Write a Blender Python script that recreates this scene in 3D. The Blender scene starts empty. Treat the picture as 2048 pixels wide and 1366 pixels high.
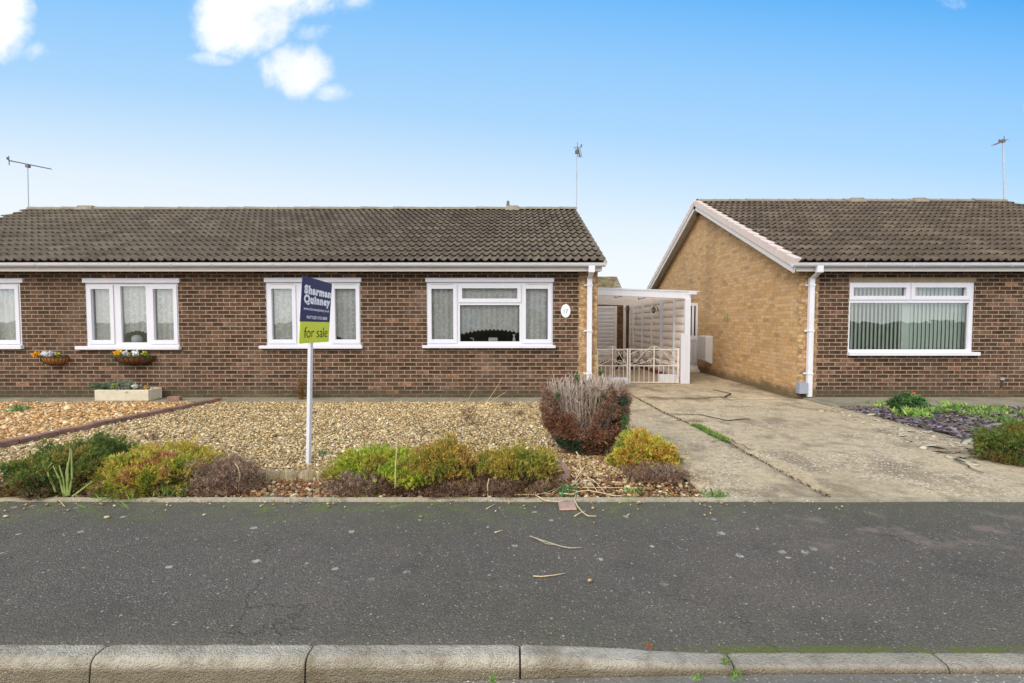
import bpy, math, random
import numpy as np
from mathutils import Vector, Matrix, noise as mnoise
random.seed(7)
RNG = np.random.default_rng(11)
S = bpy.context.scene
COL = S.collection
R = math.radians

# ---------------------------------------------------------------- camera
F = 1000.0; PITCH = math.atan(42 / F); CAMZ = 1.46
cam = bpy.data.cameras.new('camera'); camo = bpy.data.objects.new('camera', cam)
COL.objects.link(camo); S.camera = camo
camo.location = (0, 0, CAMZ); camo.rotation_euler = (math.pi / 2 - PITCH, 0, 0)
cam.sensor_width = 36; cam.lens = F / 2048 * 36; cam.clip_start = 0.05; cam.clip_end = 3000

# ---------------------------------------------------------------- light
SUN_EL, SUN_AZ = R(36), R(-139)          # azimuth from +Y, clockwise seen from above (behind the camera, left)
sd = Vector((math.sin(SUN_AZ) * math.cos(SUN_EL), math.cos(SUN_AZ) * math.cos(SUN_EL), math.sin(SUN_EL)))
sun = bpy.data.lights.new('sun', 'SUN'); suno = bpy.data.objects.new('sun', sun); COL.objects.link(suno)
sun.energy = 1.9; sun.angle = R(35); sun.color = (1, .935, .85)
suno.rotation_euler = sd.to_track_quat('Z', 'Y').to_euler(); suno.location = (-8, -8, 12)
S.view_settings.view_transform = 'Standard'; S.view_settings.look = 'None'
S.view_settings.gamma = 1; S.view_settings.use_curve_mapping = False
S.view_settings.exposure = 0.36

def lin(h):
    h = h.lstrip('#'); o = []
    for i in (0, 2, 4):
        c = int(h[i:i + 2], 16) / 255
        o.append(c / 12.92 if c <= .04045 else ((c + .055) / 1.055) ** 2.4)
    return tuple(o) + (1,)

# ---------------------------------------------------------------- node helper
class NT:
    def __init__(s, tree): s.t = tree; s.n = tree.nodes; s.l = tree.links
    def put(s, sock, v):
        if hasattr(v, 'is_output') or isinstance(v, bpy.types.NodeSocket): s.l.new(v, sock)
        elif v is not None:
            if hasattr(sock, 'default_value'):
                try: sock.default_value = v
                except Exception:
                    sock.default_value = (v, v, v) if isinstance(v, (int, float)) else tuple(v)[:3]
    def node(s, ty, **kw):
        n = s.n.new(ty)
        for k, v in kw.items(): setattr(n, k, v)
        return n
    def m(s, op, a, b=None, c=None, clamp=False):
        n = s.node('ShaderNodeMath', operation=op, use_clamp=clamp)
        s.put(n.inputs[0], a)
        if b is not None: s.put(n.inputs[1], b)
        if c is not None: s.put(n.inputs[2], c)
        return n.outputs[0]
    def vm(s, op, a, b=None):
        n = s.node('ShaderNodeVectorMath', operation=op); s.put(n.inputs[0], a)
        if b is not None: s.put(n.inputs[1], b)
        return n.outputs['Value'] if op in ('LENGTH', 'DISTANCE', 'DOT_PRODUCT') else n.outputs[0]
    def sep(s, v):
        n = s.node('ShaderNodeSeparateXYZ'); s.put(n.inputs[0], v); return n.outputs
    def comb(s, x=0, y=0, z=0):
        n = s.node('ShaderNodeCombineXYZ'); s.put(n.inputs[0], x); s.put(n.inputs[1], y); s.put(n.inputs[2], z); return n.outputs[0]
    def noise(s, scale, detail=4, rough=.55, vec=None, dist=0):
        n = s.node('ShaderNodeTexNoise'); s.put(n.inputs['Vector'], vec)
        n.inputs['Scale'].default_value = scale; n.inputs['Detail'].default_value = detail
        n.inputs['Roughness'].default_value = rough; n.inputs['Distortion'].default_value = dist
        return n.outputs['Fac']
    def vor(s, scale, vec=None, feature='F1', rand=1, dims='3D'):
        n = s.node('ShaderNodeTexVoronoi', feature=feature, voronoi_dimensions=dims); s.put(n.inputs['Vector'], vec)
        n.inputs['Scale'].default_value = scale; n.inputs['Randomness'].default_value = rand
        return n.outputs
    def white(s, vec):
        n = s.node('ShaderNodeTexWhiteNoise', noise_dimensions='3D'); s.put(n.inputs['Vector'], vec); return n.outputs
    def ramp(s, fac, stops, interp='LINEAR'):
        n = s.node('ShaderNodeValToRGB'); s.put(n.inputs[0], fac); cr = n.color_ramp; cr.interpolation = interp
        while len(cr.elements) > 1: cr.elements.remove(cr.elements[0])
        cr.elements[0].position = stops[0][0]; cr.elements[0].color = stops[0][1]
        for p, c in stops[1:]:
            e = cr.elements.new(p); e.color = c
        return n.outputs[0]
    def mix(s, f, a, b, mode='MIX'):
        n = s.node('ShaderNodeMix', data_type='RGBA', blend_type=mode)
        s.put(n.inputs[0], f); s.put(n.inputs[6], a); s.put(n.inputs[7], b); return n.outputs[2]
    def sm(s, v, lo, hi):
        n = s.node('ShaderNodeMapRange', interpolation_type='SMOOTHSTEP')
        s.put(n.inputs[0], v); n.inputs[1].default_value = lo; n.inputs[2].default_value = hi
        return n.outputs[0]
    def bump(s, h, dist=.01, strength=1.0, normal=None):
        n = s.node('ShaderNodeBump'); s.put(n.inputs['Height'], h)
        n.inputs['Distance'].default_value = dist; n.inputs['Strength'].default_value = strength
        if normal is not None: s.put(n.inputs['Normal'], normal)
        return n.outputs[0]
    def pos(s): return s.node('ShaderNodeNewGeometry').outputs['Position']

def mat(name, fn, rough=.8, spec=.3):
    m = bpy.data.materials.new(name); m.use_nodes = True; t = NT(m.node_tree)
    b = t.n['Principled BSDF']; b.inputs['Roughness'].default_value = rough
    b.inputs['Specular IOR Level'].default_value = spec
    r = fn(t, b)
    if r is not None: t.put(b.inputs['Base Color'], r)
    return m

def plain(name, hexc, rough=.6, var=.12, scale=6, spec=.3, metal=0, bumpd=0, dirt=None):
    def fn(t, b):
        b.inputs['Metallic'].default_value = metal
        c = lin(hexc) if isinstance(hexc, str) else hexc
        p = t.pos()
        n = t.noise(scale, 5, .6, p)
        lo = tuple(x * (1 - var) for x in c[:3]) + (1,); hi = tuple(min(1, x * (1 + var)) for x in c[:3]) + (1,)
        r = t.ramp(n, [(.3, lo), (.7, hi)])
        if dirt:
            d = t.sm(t.noise(2.3, 6, .7, p), .52, .75)
            r = t.mix(t.m('MULTIPLY', d, .6), r, lin(dirt))
        if bumpd: t.put(b.inputs['Normal'], t.bump(t.noise(scale * 12, 4, .6, p), bumpd))
        return r
    return mat(name, fn, rough, spec)

def brick_mat(name, axis, stops, mortar, mort_w=.005, bw=.225, bh=.075, off=0.0, green=True, bmp=.006, drift=1.0):
    def fn(t, b):
        p = t.pos(); px, py, pz = t.sep(p)
        u0 = px if axis == 'x' else py
        wob = t.m('MULTIPLY', t.m('SUBTRACT', t.noise(18, 3, .6, p), .5), .008)
        z = t.m('DIVIDE', t.m('ADD', pz, wob), bh); row = t.m('FLOOR', z)
        u = t.m('ADD', t.m('DIVIDE', t.m('ADD', t.m('ADD', u0, off), wob), bw), t.m('MULTIPLY', t.m('MODULO', t.m('ABSOLUTE', row), 2), .5))
        col = t.m('FLOOR', u); fu = t.m('FRACT', u); fv = t.m('FRACT', z)
        du = t.m('MULTIPLY', t.m('MINIMUM', fu, t.m('SUBTRACT', 1, fu)), bw)
        dv = t.m('MULTIPLY', t.m('MINIMUM', fv, t.m('SUBTRACT', 1, fv)), bh)
        d = t.m('MINIMUM', du, dv)
        inside = t.sm(d, mort_w * .7, mort_w * 1.6)
        rnd = t.white(t.comb(row, col, 3.7))
        c = t.ramp(rnd[0], stops, 'CONSTANT')
        # colour drift inside one brick
        n1 = t.noise(14, 4, .65, p); n2 = t.noise(55, 3, .6, p)
        c = t.mix(t.m('MULTIPLY', t.sm(n1, .62, .42), drift), c, t.mix(1, c, lin('#bcb4ae'), 'MULTIPLY'))
        c = t.mix(t.m('MULTIPLY', t.sm(n2, .5, .7), .3 * drift), c, lin('#8a7466'))
        mo = t.ramp(t.noise(9, 4, .6, p), [(.3, tuple(x * .72 for x in lin(mortar)[:3]) + (1,)), (.7, lin(mortar))])
        c = t.mix(inside, mo, c)
        c = t.mix(t.m('MULTIPLY', t.sm(t.noise(.7, 5, .6, t.vm('MULTIPLY', p, (1, 1, .35))), .5, .7), .28), c, lin('#584a3e'))
        # weathering: soot/alge near the ground, pale bloom patches
        if green:
            g = t.m('MULTIPLY', t.sm(t.m('ADD', pz, t.m('MULTIPLY', t.noise(5, 4, .6, p), -.35)), .1, -.12), .75)
            c = t.mix(g, c, lin('#4c4636'))
        bl = t.m('MULTIPLY', t.sm(t.noise(1.1, 5, .6, p), .52, .74), .22)
        c = t.mix(bl, c, lin('#9c8878'))
        h = t.m('ADD', t.m('MULTIPLY', inside, 1), t.m('MULTIPLY', n2, .35))
        t.put(b.inputs['Normal'], t.bump(h, bmp, .8))
        return c
    return mat(name, fn, .9, .15)

DARK = [(0, lin('#543c30')), (.16, lin('#5f4537')), (.32, lin('#694c3d')), (.45, lin('#4e3a31')), (.57, lin('#735243')), (.69, lin('#634b40')),
        (.80, lin('#7b594a')), (.88, lin('#5b4a42')), (.94, lin('#886656')), (.975, lin('#a3755e')), (.992, lin('#b57f5f'))]
TAN = [(0, lin('#c6a273')), (.2, lin('#ccaa7c')), (.42, lin('#bf9b6c')), (.6, lin('#d0ae80')), (.72, lin('#c6a071')),
       (.82, lin('#cca886')), (.9, lin('#b5966c')), (.95, lin('#cb9c74')), (.98, lin('#a88e6a'))]
DARK = [(p_, (c_[0] * .80, c_[1] * .84, c_[2] * .80, 1)) for p_, c_ in DARK]
TAN = [(p_, (min(1, c_[0] * 1.0), c_[1] * .99, c_[2] * .98, 1)) for p_, c_ in TAN]
M = {}
M['brick'] = brick_mat('dark_brick', 'x', DARK, '#a08e7a', .0062)
M['tan_x'] = brick_mat('tan_brick_front', 'x', TAN, '#aa9272', .0045, off=.04)
M['tan_y'] = brick_mat('tan_brick_side', 'y', TAN, '#b39a74', .0045, bmp=.003, drift=.35)
M['brown_y'] = brick_mat('brown_brick_side', 'x', [(0, lin('#8a6242')), (.5, lin('#7c5638')), (.8, lin('#94704e'))], '#8a6f54')

def f_tile(t, b):
    p = t.pos(); a = t.node('ShaderNodeAttribute', attribute_name='Col').outputs['Color']
    n = t.noise(3.2, 6, .65, p); n2 = t.noise(40, 4, .65, p)
    c = t.mix(1, a, t.ramp(n, [(.25, lin('#aca69e')), (.75, lin('#dcd7d2'))]), 'MULTIPLY')
    c = t.mix(t.m('MULTIPLY', t.sm(n2, .52, .72), .32), c, lin('#8c8468'))
    moss = t.m('MULTIPLY', t.sm(t.noise(1.7, 6, .7, p), .56, .72), t.sm(t.noise(14, 4, .7, p), .42, .62))
    c = t.mix(t.m('MULTIPLY', moss, .6), c, lin('#7a7444'))
    v = t.vor(7, p); w = t.white(v['Position'])
    sp = t.m('MULTIPLY', t.m('LESS_THAN', t.m('ADD', v['Distance'], t.m('MULTIPLY', n2, .12)), .16), t.m('GREATER_THAN', w[0], .93))
    c = t.mix(t.m('MULTIPLY', sp, .7), c, lin('#b5ad98'))
    t.put(b.inputs['Normal'], t.bump(n2, .006, .7))
    return c
M['tile'] = mat('roof_tile', f_tile, .9, .2)

def f_asph(t, b):
    p = t.pos(); x, y, z = t.sep(p)
    big = t.noise(.9, 5, .6, p); mid = t.noise(5, 5, .65, p); fine = t.noise(90, 3, .7, p)
    c = t.ramp(big, [(.3, lin('#57514a')), (.7, lin('#686057'))])
    c = t.mix(t.m('MULTIPLY', t.sm(mid, .4, .7), .28), c, lin('#6c6757'))
    pt = t.noise(.55, 6, .65, p, .4)
    c = t.mix(t.m('MULTIPLY', t.sm(pt, .46, .66), .5), c, lin('#55543f'))
    c = t.mix(t.m('MULTIPLY', t.sm(t.noise(1.4, 5, .7, t.vm('ADD', p, (5, 3, 0))), .5, .7), .45), c, lin('#454340'))
    c = t.mix(t.m('MULTIPLY', t.sm(t.noise(2.2, 5, .7, t.vm('ADD', p, (9, 1, 0))), .56, .72), .35), c, lin('#7d6f60'))
    v = t.vor(95, p); w = t.white(v['Position'])
    c = t.mix(t.m('MULTIPLY', t.sm(fine, .42, .6), .65), c, lin('#403d3a'))
    c = t.mix(t.m('MULTIPLY', t.sm(t.noise(170, 2, .7, p), .5, .66), .5), c, lin('#7d776f'))
    chip = t.m('MULTIPLY', t.m('GREATER_THAN', w[0], .86), t.m('LESS_THAN', v['Distance'], .42))
    c = t.mix(t.m('MULTIPLY', chip, .75), c, t.ramp(w[0], [(.86, lin('#7a746c')), (.94, lin('#8f8a80')), (.98, lin('#a8a296'))], 'CONSTANT'))
    v3 = t.vor(34, p, dims='2D'); w3 = t.white(v3['Position'])
    c = t.mix(t.m('MULTIPLY', t.m('GREATER_THAN', w3[0], .988), t.m('MULTIPLY', t.m('LESS_THAN', v3['Distance'], .22), .6)), c, lin('#b9b1a0'))
    # lichen blotches, thick towards the gardens
    v2 = t.vor(5.2, p, dims='2D'); w2 = t.white(v2['Position'])
    thr = t.m('ADD', .64, t.m('MULTIPLY', t.sm(y, 3.9, 2.7), .11))
    thr = t.m('ADD', thr, t.m('MULTIPLY', t.sm(t.m('ABSOLUTE', t.m('ADD', x, .6)), 1.6, 3.4), -.30))
    lic = t.m('MULTIPLY', t.m('GREATER_THAN', w2[0], thr), t.m('LESS_THAN', t.m('ADD', v2['Distance'], t.m('MULTIPLY', t.noise(38, 4, .7, p), .30)), t.m('ADD', .17, t.m('MULTIPLY', w2[2] if False else t.white(t.vm('ADD', v2['Position'], (7, 7, 7)))[0], .12))))
    lic = t.m('MULTIPLY', lic, t.m('MULTIPLY', t.sm(y, 2.6, 3.0), t.sm(x, 2.4, 1.6)))
    c = t.mix(t.m('MULTIPLY', lic, t.m('MULTIPLY', t.sm(t.noise(45, 3, .7, p), .3, .6), .75)), c, lin('#b3b2a4'))
    # moss along the back edge and along the dropped kerb
    my = t.m('ADD', t.sm(y, 3.35, 3.95), 0)
    moss = t.m('MULTIPLY', my, t.sm(t.noise(4.5, 5, .7, p), .46, .66))
    moss = t.m('MULTIPLY', moss, t.sm(x, 2.2, .9))
    c = t.mix(t.m('MULTIPLY', moss, .75), c, t.ramp(t.noise(30, 3, .6, p), [(.35, lin('#525a36')), (.65, lin('#74803e'))]))
    mk = t.m('MULTIPLY', t.m('MULTIPLY', t.sm(y, 2.275, 2.225), t.sm(x, .6, 1.1)), t.sm(t.noise(9, 4, .65, p), .38, .5))
    c = t.mix(t.m('MULTIPLY', mk, .8), c, lin('#565f2a'))
    ol = t.m('MULTIPLY', t.sm(y, 3.3, 3.9), .32); c = t.mix(ol, c, lin('#5c5d48'))
    ol = t.m('MULTIPLY', t.sm(y, 2.75, 2.25), .14); c = t.mix(ol, c, lin('#5c5d48'))
    # pale worn patches by the drive
    wp = t.m('MULTIPLY', t.m('MULTIPLY', t.sm(x, 1.5, 2.2), t.sm(y, 3.0, 3.3)), t.m('MULTIPLY', t.sm(y, 3.85, 3.7), t.sm(t.noise(2.4, 4, .6, p), .5, .62)))
    c = t.mix(t.m('MULTIPLY', wp, .55), c, lin('#85756a'))
    # hairline cracks
    wv = t.vm('ADD', p, t.vm('MULTIPLY', t.comb(t.noise(2, 4, .6, p), t.noise(2.7, 4, .6, p), 0), (0.9, .9, 0)))
    e = t.vor(.55, wv, 'DISTANCE_TO_EDGE')['Distance']
    cr = t.m('MULTIPLY', t.sm(e, .0045, .0015), t.sm(t.noise(1.3, 2, .5, p), .5, .56))
    c = t.mix(t.m('MULTIPLY', cr, .3), c, lin('#3a3936'))
    t.put(b.inputs['Normal'], t.bump(t.m('ADD', t.m('MULTIPLY', v['Distance'], -1.2), t.m('MULTIPLY', cr, -.8)), .004, .9))
    return c
M['asphalt'] = mat('asphalt', f_asph, .95, .06)

def concrete(name, a, bcol, chipc, chip=.8, chipscale=55, stain='#7c7260', moss=0, dark=.5, algae=False, flat=True):
    def fn(t, b):
        p = t.pos(); n = t.noise(.8, 6, .6, p); n2 = t.noise(7, 5, .7, p); n3 = t.noise(60, 3, .6, p); n4 = t.noise(1.9, 5, .65, t.vm('MULTIPLY', p, (1, .7, 1)))
        c = t.ramp(n, [(.3, lin(a)), (.7, lin(bcol))])
        c = t.mix(t.m('MULTIPLY', t.sm(n2, .42, .75), dark), c, lin(stain))
        c = t.mix(t.m('MULTIPLY', t.sm(n4, .48, .64), dark), c, lin(stain))
        if algae:
            zz = t.sep(p)[2]; al = t.m('MULTIPLY', t.sm(t.m('ADD', zz, t.m('MULTIPLY', n2, .03)), -.012, -.045), .75); c = t.mix(al, c, lin('#5f5540'))
        v = t.vor(chipscale, p, dims='2D' if flat else '3D'); w = t.white(v['Position'])
        patch = t.m('ADD', .22, t.m('MULTIPLY', t.sm(t.noise(.9, 4, .6, p), .42, .62), .78))
        k = t.m('MULTIPLY', t.m('LESS_THAN', v['Distance'], .38), t.m('MULTIPLY', patch, chip))
        c = t.mix(t.m('MULTIPLY', k, t.m('GREATER_THAN', w[0], .45)), c, t.ramp(w[0], [(.45, lin('#6a5f50')), (.68, lin('#8d8170')), (.8, lin(chipc)), (.93, lin('#e3d9c4'))], 'CONSTANT'))
        c = t.mix(t.m('MULTIPLY', t.sm(n3, .5, .7), .25), c, lin('#6d6353'))
        if moss:
            c = t.mix(t.m('MULTIPLY', t.sm(t.noise(3, 5, .7, p), .5, .68), moss), c, lin('#6a6a42'))
        t.put(b.inputs['Normal'], t.bump(t.m('ADD', t.m('ADD', n3, t.m('MULTIPLY', n2, 2)), t.m('MULTIPLY', v['Distance'], -.7)), .009 if algae else .004, .9))
        return c
    return mat(name, fn, .9, .2)
M['drive'] = concrete('drive_concrete', '#ac9a7c', '#bfac8c', '#d0c1a2', .8, 40, '#80705a', .12, .8)
M['kerb'] = concrete('kerb_concrete', '#a39b8b', '#b5ac9c', '#b9ae9a', .5, 130, '#6f6453', .2, .7, True, False)
M['road'] = concrete('road_surface', '#6c675e', '#7c766a', '#9c9484', .8, 80, '#57534b')
M['strip'] = concrete('path_concrete', '#837c6c', '#928b7a', '#a89f8d', .4, 60, '#5f5d49', .5)
M['edge'] = concrete('edging_concrete', '#a39a86', '#b0a792', '#c4bba6', .5, 70, '#7b755e', .45)
M['carfloor'] = concrete('carport_floor', '#b09a7e', '#bfa88a', '#c9b596', .15, 60, '#9a7c62')
M['soil'] = concrete('bed_soil', '#5c4736', '#6f573f', '#a98f68', .9, 42, '#43352a')
M['gravelbase'] = concrete('gravel_base', '#8f7a5a', '#a58e6a', '#cdb88e', 1, 36, '#6a583e', 0)
M['slatebase'] = concrete('slate_base', '#5e5450', '#6b605c', '#7c7078', .8, 30, '#4a4138')
M['ground'] = concrete('ground', '#6a6a4a', '#7a7656', '#8c8468', .3, 20, '#55573a')
M['pink'] = concrete('pink_concrete', '#a8897a', '#b39485', '#c0a394', .4, 70, '#8a6f60')
M['scallop'] = concrete('edging_tan', '#9c8c70', '#aa997c', '#b8a88a', .4, 70, '#6e6a4c', .4)

M['upvc'] = plain('white_upvc', '#d0d0d8', .35, .03, 2, .4, dirt='#dcdad6')
M['gutter'] = plain('gutter_upvc', '#d2d2d8', .35, .04, 3, .4)
M['fascia'] = plain('fascia_paint', '#cac6c1', .5, .05, 3, dirt='#c8c3b8')
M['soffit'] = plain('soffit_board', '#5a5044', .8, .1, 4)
M['cream'] = plain('cream_paint', '#ece0d2', .6, .05, 5, dirt='#dccdbb')
M['whitep'] = plain('white_paint', '#d4d4da', .5, .04, 5)
M['verge'] = plain('verge_plastic', '#cdbcb2', .55, .06, 6)
M['mortar'] = plain('verge_mortar', '#b8b0a0', .9, .15, 20)
M['ridge'] = plain('ridge_tile', '#83796a', .9, .2, 9, dirt='#6f6a4c', bumpd=.004)
M['iron'] = plain('dark_iron', '#3a2f28', .5, .2, 20)
M['gate'] = plain('gate_paint', '#e6dccd', .5, .08, 14, dirt='#c0ab90')
M['alu'] = plain('aerial_metal', '#a8adb4', .4, .1, 10, metal=.4)
M['aludark'] = plain('aerial_dark', '#6a625e', .5, .1, 10)
M['grey'] = plain('grey_plastic', '#8d93a0', .5, .06, 6)
M['redkerb'] = plain('red_kerb', '#8d5240', .8, .15, 9, dirt='#6d4232')
M['edgebrick'] = plain('edging_brick', '#84685a', .9, .3, 9, dirt='#5c5a4e', bumpd=.006)
M['edgetop'] = plain('edging_brick_top', '#6b6660', .9, .2, 8, dirt='#8f9088', bumpd=.006)
M['stone'] = plain('trough_stone', '#d2c8b2', .9, .08, 12, bumpd=.012, dirt='#b9b094')
M['coir'] = plain('coir_liner', '#a8703c', .95, .3, 30, bumpd=.01)
M['coird'] = plain('dark_coir_liner', '#6d4424', .95, .3, 30, bumpd=.01)
M['dry'] = plain('dry_stem', '#cbb48c', .8, .15, 25)
M['dryg'] = plain('grey_stem', '#a49a84', .8, .15, 25)
M['bark'] = plain('dead_bark', '#7d6b5c', .9, .25, 25)
M['greenstem'] = plain('green_stem', '#8d9a58', .8, .2, 25)
M['lintel'] = plain('lintel_stone', '#8f8064', .9, .15, 8)
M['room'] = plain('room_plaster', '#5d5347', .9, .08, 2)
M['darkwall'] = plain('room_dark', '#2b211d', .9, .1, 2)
M['blue'] = plain('sign_blue', '#262c5e', .35, .05, 4)
M['lime'] = plain('sign_lime', '#d8e246', .35, .03, 4)
M['txtw'] = plain('sign_white', '#eef0f6', .4, .01)
M['txtk'] = plain('sign_ink', '#38431c', .5, .02)
M['txtg'] = plain('numeral_grey', '#6f747c', .5, .02)
M['red'] = plain('red_cloth', '#8a2f26', .8, .1)
M['china'] = plain('china', '#e2e4e2', .3, .02)
M['blind'] = plain('blind_fabric', '#dbe8dd', .8, .04)
M['lampglass'] = plain('lantern_glass', '#c8c4b4', .2, .03)
M['crack'] = plain('crack_dirt', '#3c3428', 1, .3, 30)

def f_col(t, b):
    return t.node('ShaderNodeAttribute', attribute_name='Col').outputs['Color']
M['rocks'] = mat('pebbles', f_col, .8, .25)
def leafmat(name, tr=.25):
    m = bpy.data.materials.new(name); m.use_nodes = True; t = NT(m.node_tree)
    a = t.node('ShaderNodeAttribute', attribute_name='Col').outputs['Color']
    b = t.n['Principled BSDF']; b.inputs['Roughness'].default_value = .65; b.inputs['Specular IOR Level'].default_value = .2
    t.put(b.inputs['Base Color'], a)
    tl = t.node('ShaderNodeBsdfTranslucent'); t.put(tl.inputs[0], a)
    mx = t.node('ShaderNodeMixShader'); mx.inputs[0].default_value = tr
    t.l.new(b.outputs[0], mx.inputs[1]); t.l.new(tl.outputs[0], mx.inputs[2])
    t.l.new(mx.outputs[0], t.n['Material Output'].inputs[0])
    return m
M['leaf'] = leafmat('foliage')

def glassmat():
    m = bpy.data.materials.new('window_glass'); m.use_nodes = True; t = NT(m.node_tree)
    t.n.remove(t.n['Principled BSDF'])
    g = t.node('ShaderNodeBsdfGlossy'); g.inputs['Roughness'].default_value = .01; g.inputs[0].default_value = (.9, .95, .95, 1)
    tr = t.node('ShaderNodeBsdfTransparent'); tr.inputs[0].default_value = (.97, .985, .98, 1)
    fr = t.node('ShaderNodeFresnel'); fr.inputs[0].default_value = 1.5
    nz = t.bump(t.noise(2.2, 2, .5, t.pos()), .004, .35); t.put(g.inputs['Normal'], nz)
    mx = t.node('ShaderNodeMixShader'); t.put(mx.inputs[0], t.m('MULTIPLY_ADD', fr.outputs[0], 1.7, .06, clamp=True))
    t.l.new(tr.outputs[0], mx.inputs[1]); t.l.new(g.outputs[0], mx.inputs[2])
    t.l.new(mx.outputs[0], t.n['Material Output'].inputs[0]); return m
M['glass'] = glassmat()

def lacemat():
    m = bpy.data.materials.new('net_lace'); m.use_nodes = True; t = NT(m.node_tree)
    b = t.n['Principled BSDF']; p = t.pos(); x, y, z = t.sep(p)
    b.inputs['Roughness'].default_value = .9
    t.put(b.inputs['Base Color'], t.ramp(t.noise(3, 3, .5, p), [(.3, lin('#e6e3dc')), (.7, lin('#f6f5f2'))]))
    tr = t.node('ShaderNodeBsdfTransparent')
    v = t.vor(20, p, 'SMOOTH_F1')['Distance']; n = t.noise(26, 3, .6, p)
    fl = t.sm(t.m('ADD', v, t.m('MULTIPLY', n, .5)), .45, .68)   # flower pattern holes
    fold = t.sm(t.m('SINE', t.m('MULTIPLY', x, 62)), -.6, 1)
    al = t.m('SUBTRACT', .99, t.m('MULTIPLY', fl, t.m('MULTIPLY_ADD', fold, .14, .12)))
    mx = t.node('ShaderNodeMixShader'); t.put(mx.inputs[0], al)
    t.l.new(tr.outputs[0], mx.inputs[1]); t.l.new(b.outputs[0], mx.inputs[2])
    t.l.new(mx.outputs[0], t.n['Material Output'].inputs[0]); return m
M['lace'] = lacemat()
def polymat():
    m = bpy.data.materials.new('carport_sheet'); m.use_nodes = True; t = NT(m.node_tree)
    b = t.n['Principled BSDF']; b.inputs['Base Color'].default_value = lin('#e8e4dc'); b.inputs['Roughness'].default_value = .5
    tl = t.node('ShaderNodeBsdfTranslucent'); tl.inputs[0].default_value = (.97, .95, .91, 1)
    mx = t.node('ShaderNodeMixShader'); mx.inputs[0].default_value = .88
    t.l.new(b.outputs[0], mx.inputs[1]); t.l.new(tl.outputs[0], mx.inputs[2])
    tp = t.node('ShaderNodeBsdfTransparent'); m2 = t.node('ShaderNodeMixShader'); m2.inputs[0].default_value = .4
    t.l.new(mx.outputs[0], m2.inputs[1]); t.l.new(tp.outputs[0], m2.inputs[2])
    t.l.new(m2.outputs[0], t.n['Material Output'].inputs[0]); return m
M['poly'] = polymat()

# ---------------------------------------------------------------- world
def world():
    w = bpy.data.worlds.new('World'); S.world = w; w.use_nodes = True; t = NT(w.node_tree)
    bg = t.n['Background']
    sky = t.node('ShaderNodeTexSky', sky_type='NISHITA'); sky.sun_disc = False
    sky.sun_elevation = SUN_EL; sky.sun_rotation = SUN_AZ; sky.air_density = 1.0; sky.dust_density = .6; sky.ozone_density = 2.0
    d = t.node('ShaderNodeTexCoord').outputs['Generated']
    dn = t.vm('NORMALIZE', d); x, y, z = t.sep(dn)
    ys = t.m('MAXIMUM', y, .08)
    u = t.m('DIVIDE', x, ys); v = t.m('DIVIDE', z, ys)
    # air colour by direction: pale low down, deeper blue high and to the right
    h = t.m('MULTIPLY', z, SKYK)
    hh = t.m('ADD', t.m('MINIMUM', v, .9), t.m('MULTIPLY', t.m('MAXIMUM', t.m('MINIMUM', u, 1.3), -1.3), .095))
    air = t.ramp(hh, SKY_STOPS)
    base = t.mix(SKYMIX, t.vm('MULTIPLY', sky.outputs[0], (SKYB, SKYB, SKYB)), air)
    uv = t.comb(u, v, 0)
    nz = t.noise(7, 9, .62, uv, .3); nb = t.noise(2.6, 5, .55, uv)
    tot = None
    for px, py, rx, ry, a in CLOUDS:
        cu, cv = (px - 1024) / F, (641 - py) / F
        du = t.m('DIVIDE', t.m('SUBTRACT', u, cu), rx / F); dv = t.m('DIVIDE', t.m('SUBTRACT', v, cv), ry / F)
        q = t.m('ADD', t.m('MULTIPLY', du, du), t.m('MULTIPLY', dv, dv))
        s_ = t.m('MULTIPLY', t.m('SUBTRACT', 1.0, t.m('MULTIPLY', q, .5)), a)
        s_ = t.m('MAXIMUM', s_, 0)
        tot = s_ if tot is None else t.m('MAXIMUM', tot, s_)
    dens = t.m('ADD', tot, t.m('MULTIPLY', t.m('SUBTRACT', nz, .5), 2.3))
    cl = t.m('MULTIPLY', t.sm(dens, .24, 1.08), t.sm(y, .1, .3))
    cl = t.m('MULTIPLY', cl, t.sm(tot, 0, .25))
    fill_cloud = t.m('MULTIPLY', t.sm(t.noise(2.4, 6, .55, dn), .36, .5), t.sm(y, .15, -.2))  # unseen cloud bank behind the camera, added as soft neutral fill light
    cl = t.m('MAXIMUM', cl, t.m('MULTIPLY', fill_cloud, .9))
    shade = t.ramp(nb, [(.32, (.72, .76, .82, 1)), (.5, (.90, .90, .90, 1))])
    shade = t.mix(t.sm(y, .1, -.25), shade, (1.75, 1.72, 1.66, 1))  # the added rear clouds are brightened past white to light the fronts
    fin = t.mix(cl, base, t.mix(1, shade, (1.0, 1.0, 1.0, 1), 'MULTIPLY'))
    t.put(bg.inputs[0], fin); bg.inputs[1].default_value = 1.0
SKYK = 1.0; SKYMIX = .93; SKYB = .10
def sc(h, k=1.0):
    c = lin(h); return (c[0] * k, c[1] * k, c[2] * k, 1)
K_ = .80
SKY_STOPS = [(0, sc('#f6fbff', K_)), (.14, sc('#f2f9ff', K_)), (.21, sc('#e6f4ff', K_)), (.29, sc('#cfe9ff', K_)), (.39, sc('#afdaff', K_)), (.52, sc('#96ceff', K_)), (.63, sc('#78c0fe', K_)), (.74, sc('#4eacf6', K_)), (1, sc('#3a92e8', K_))]
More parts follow.
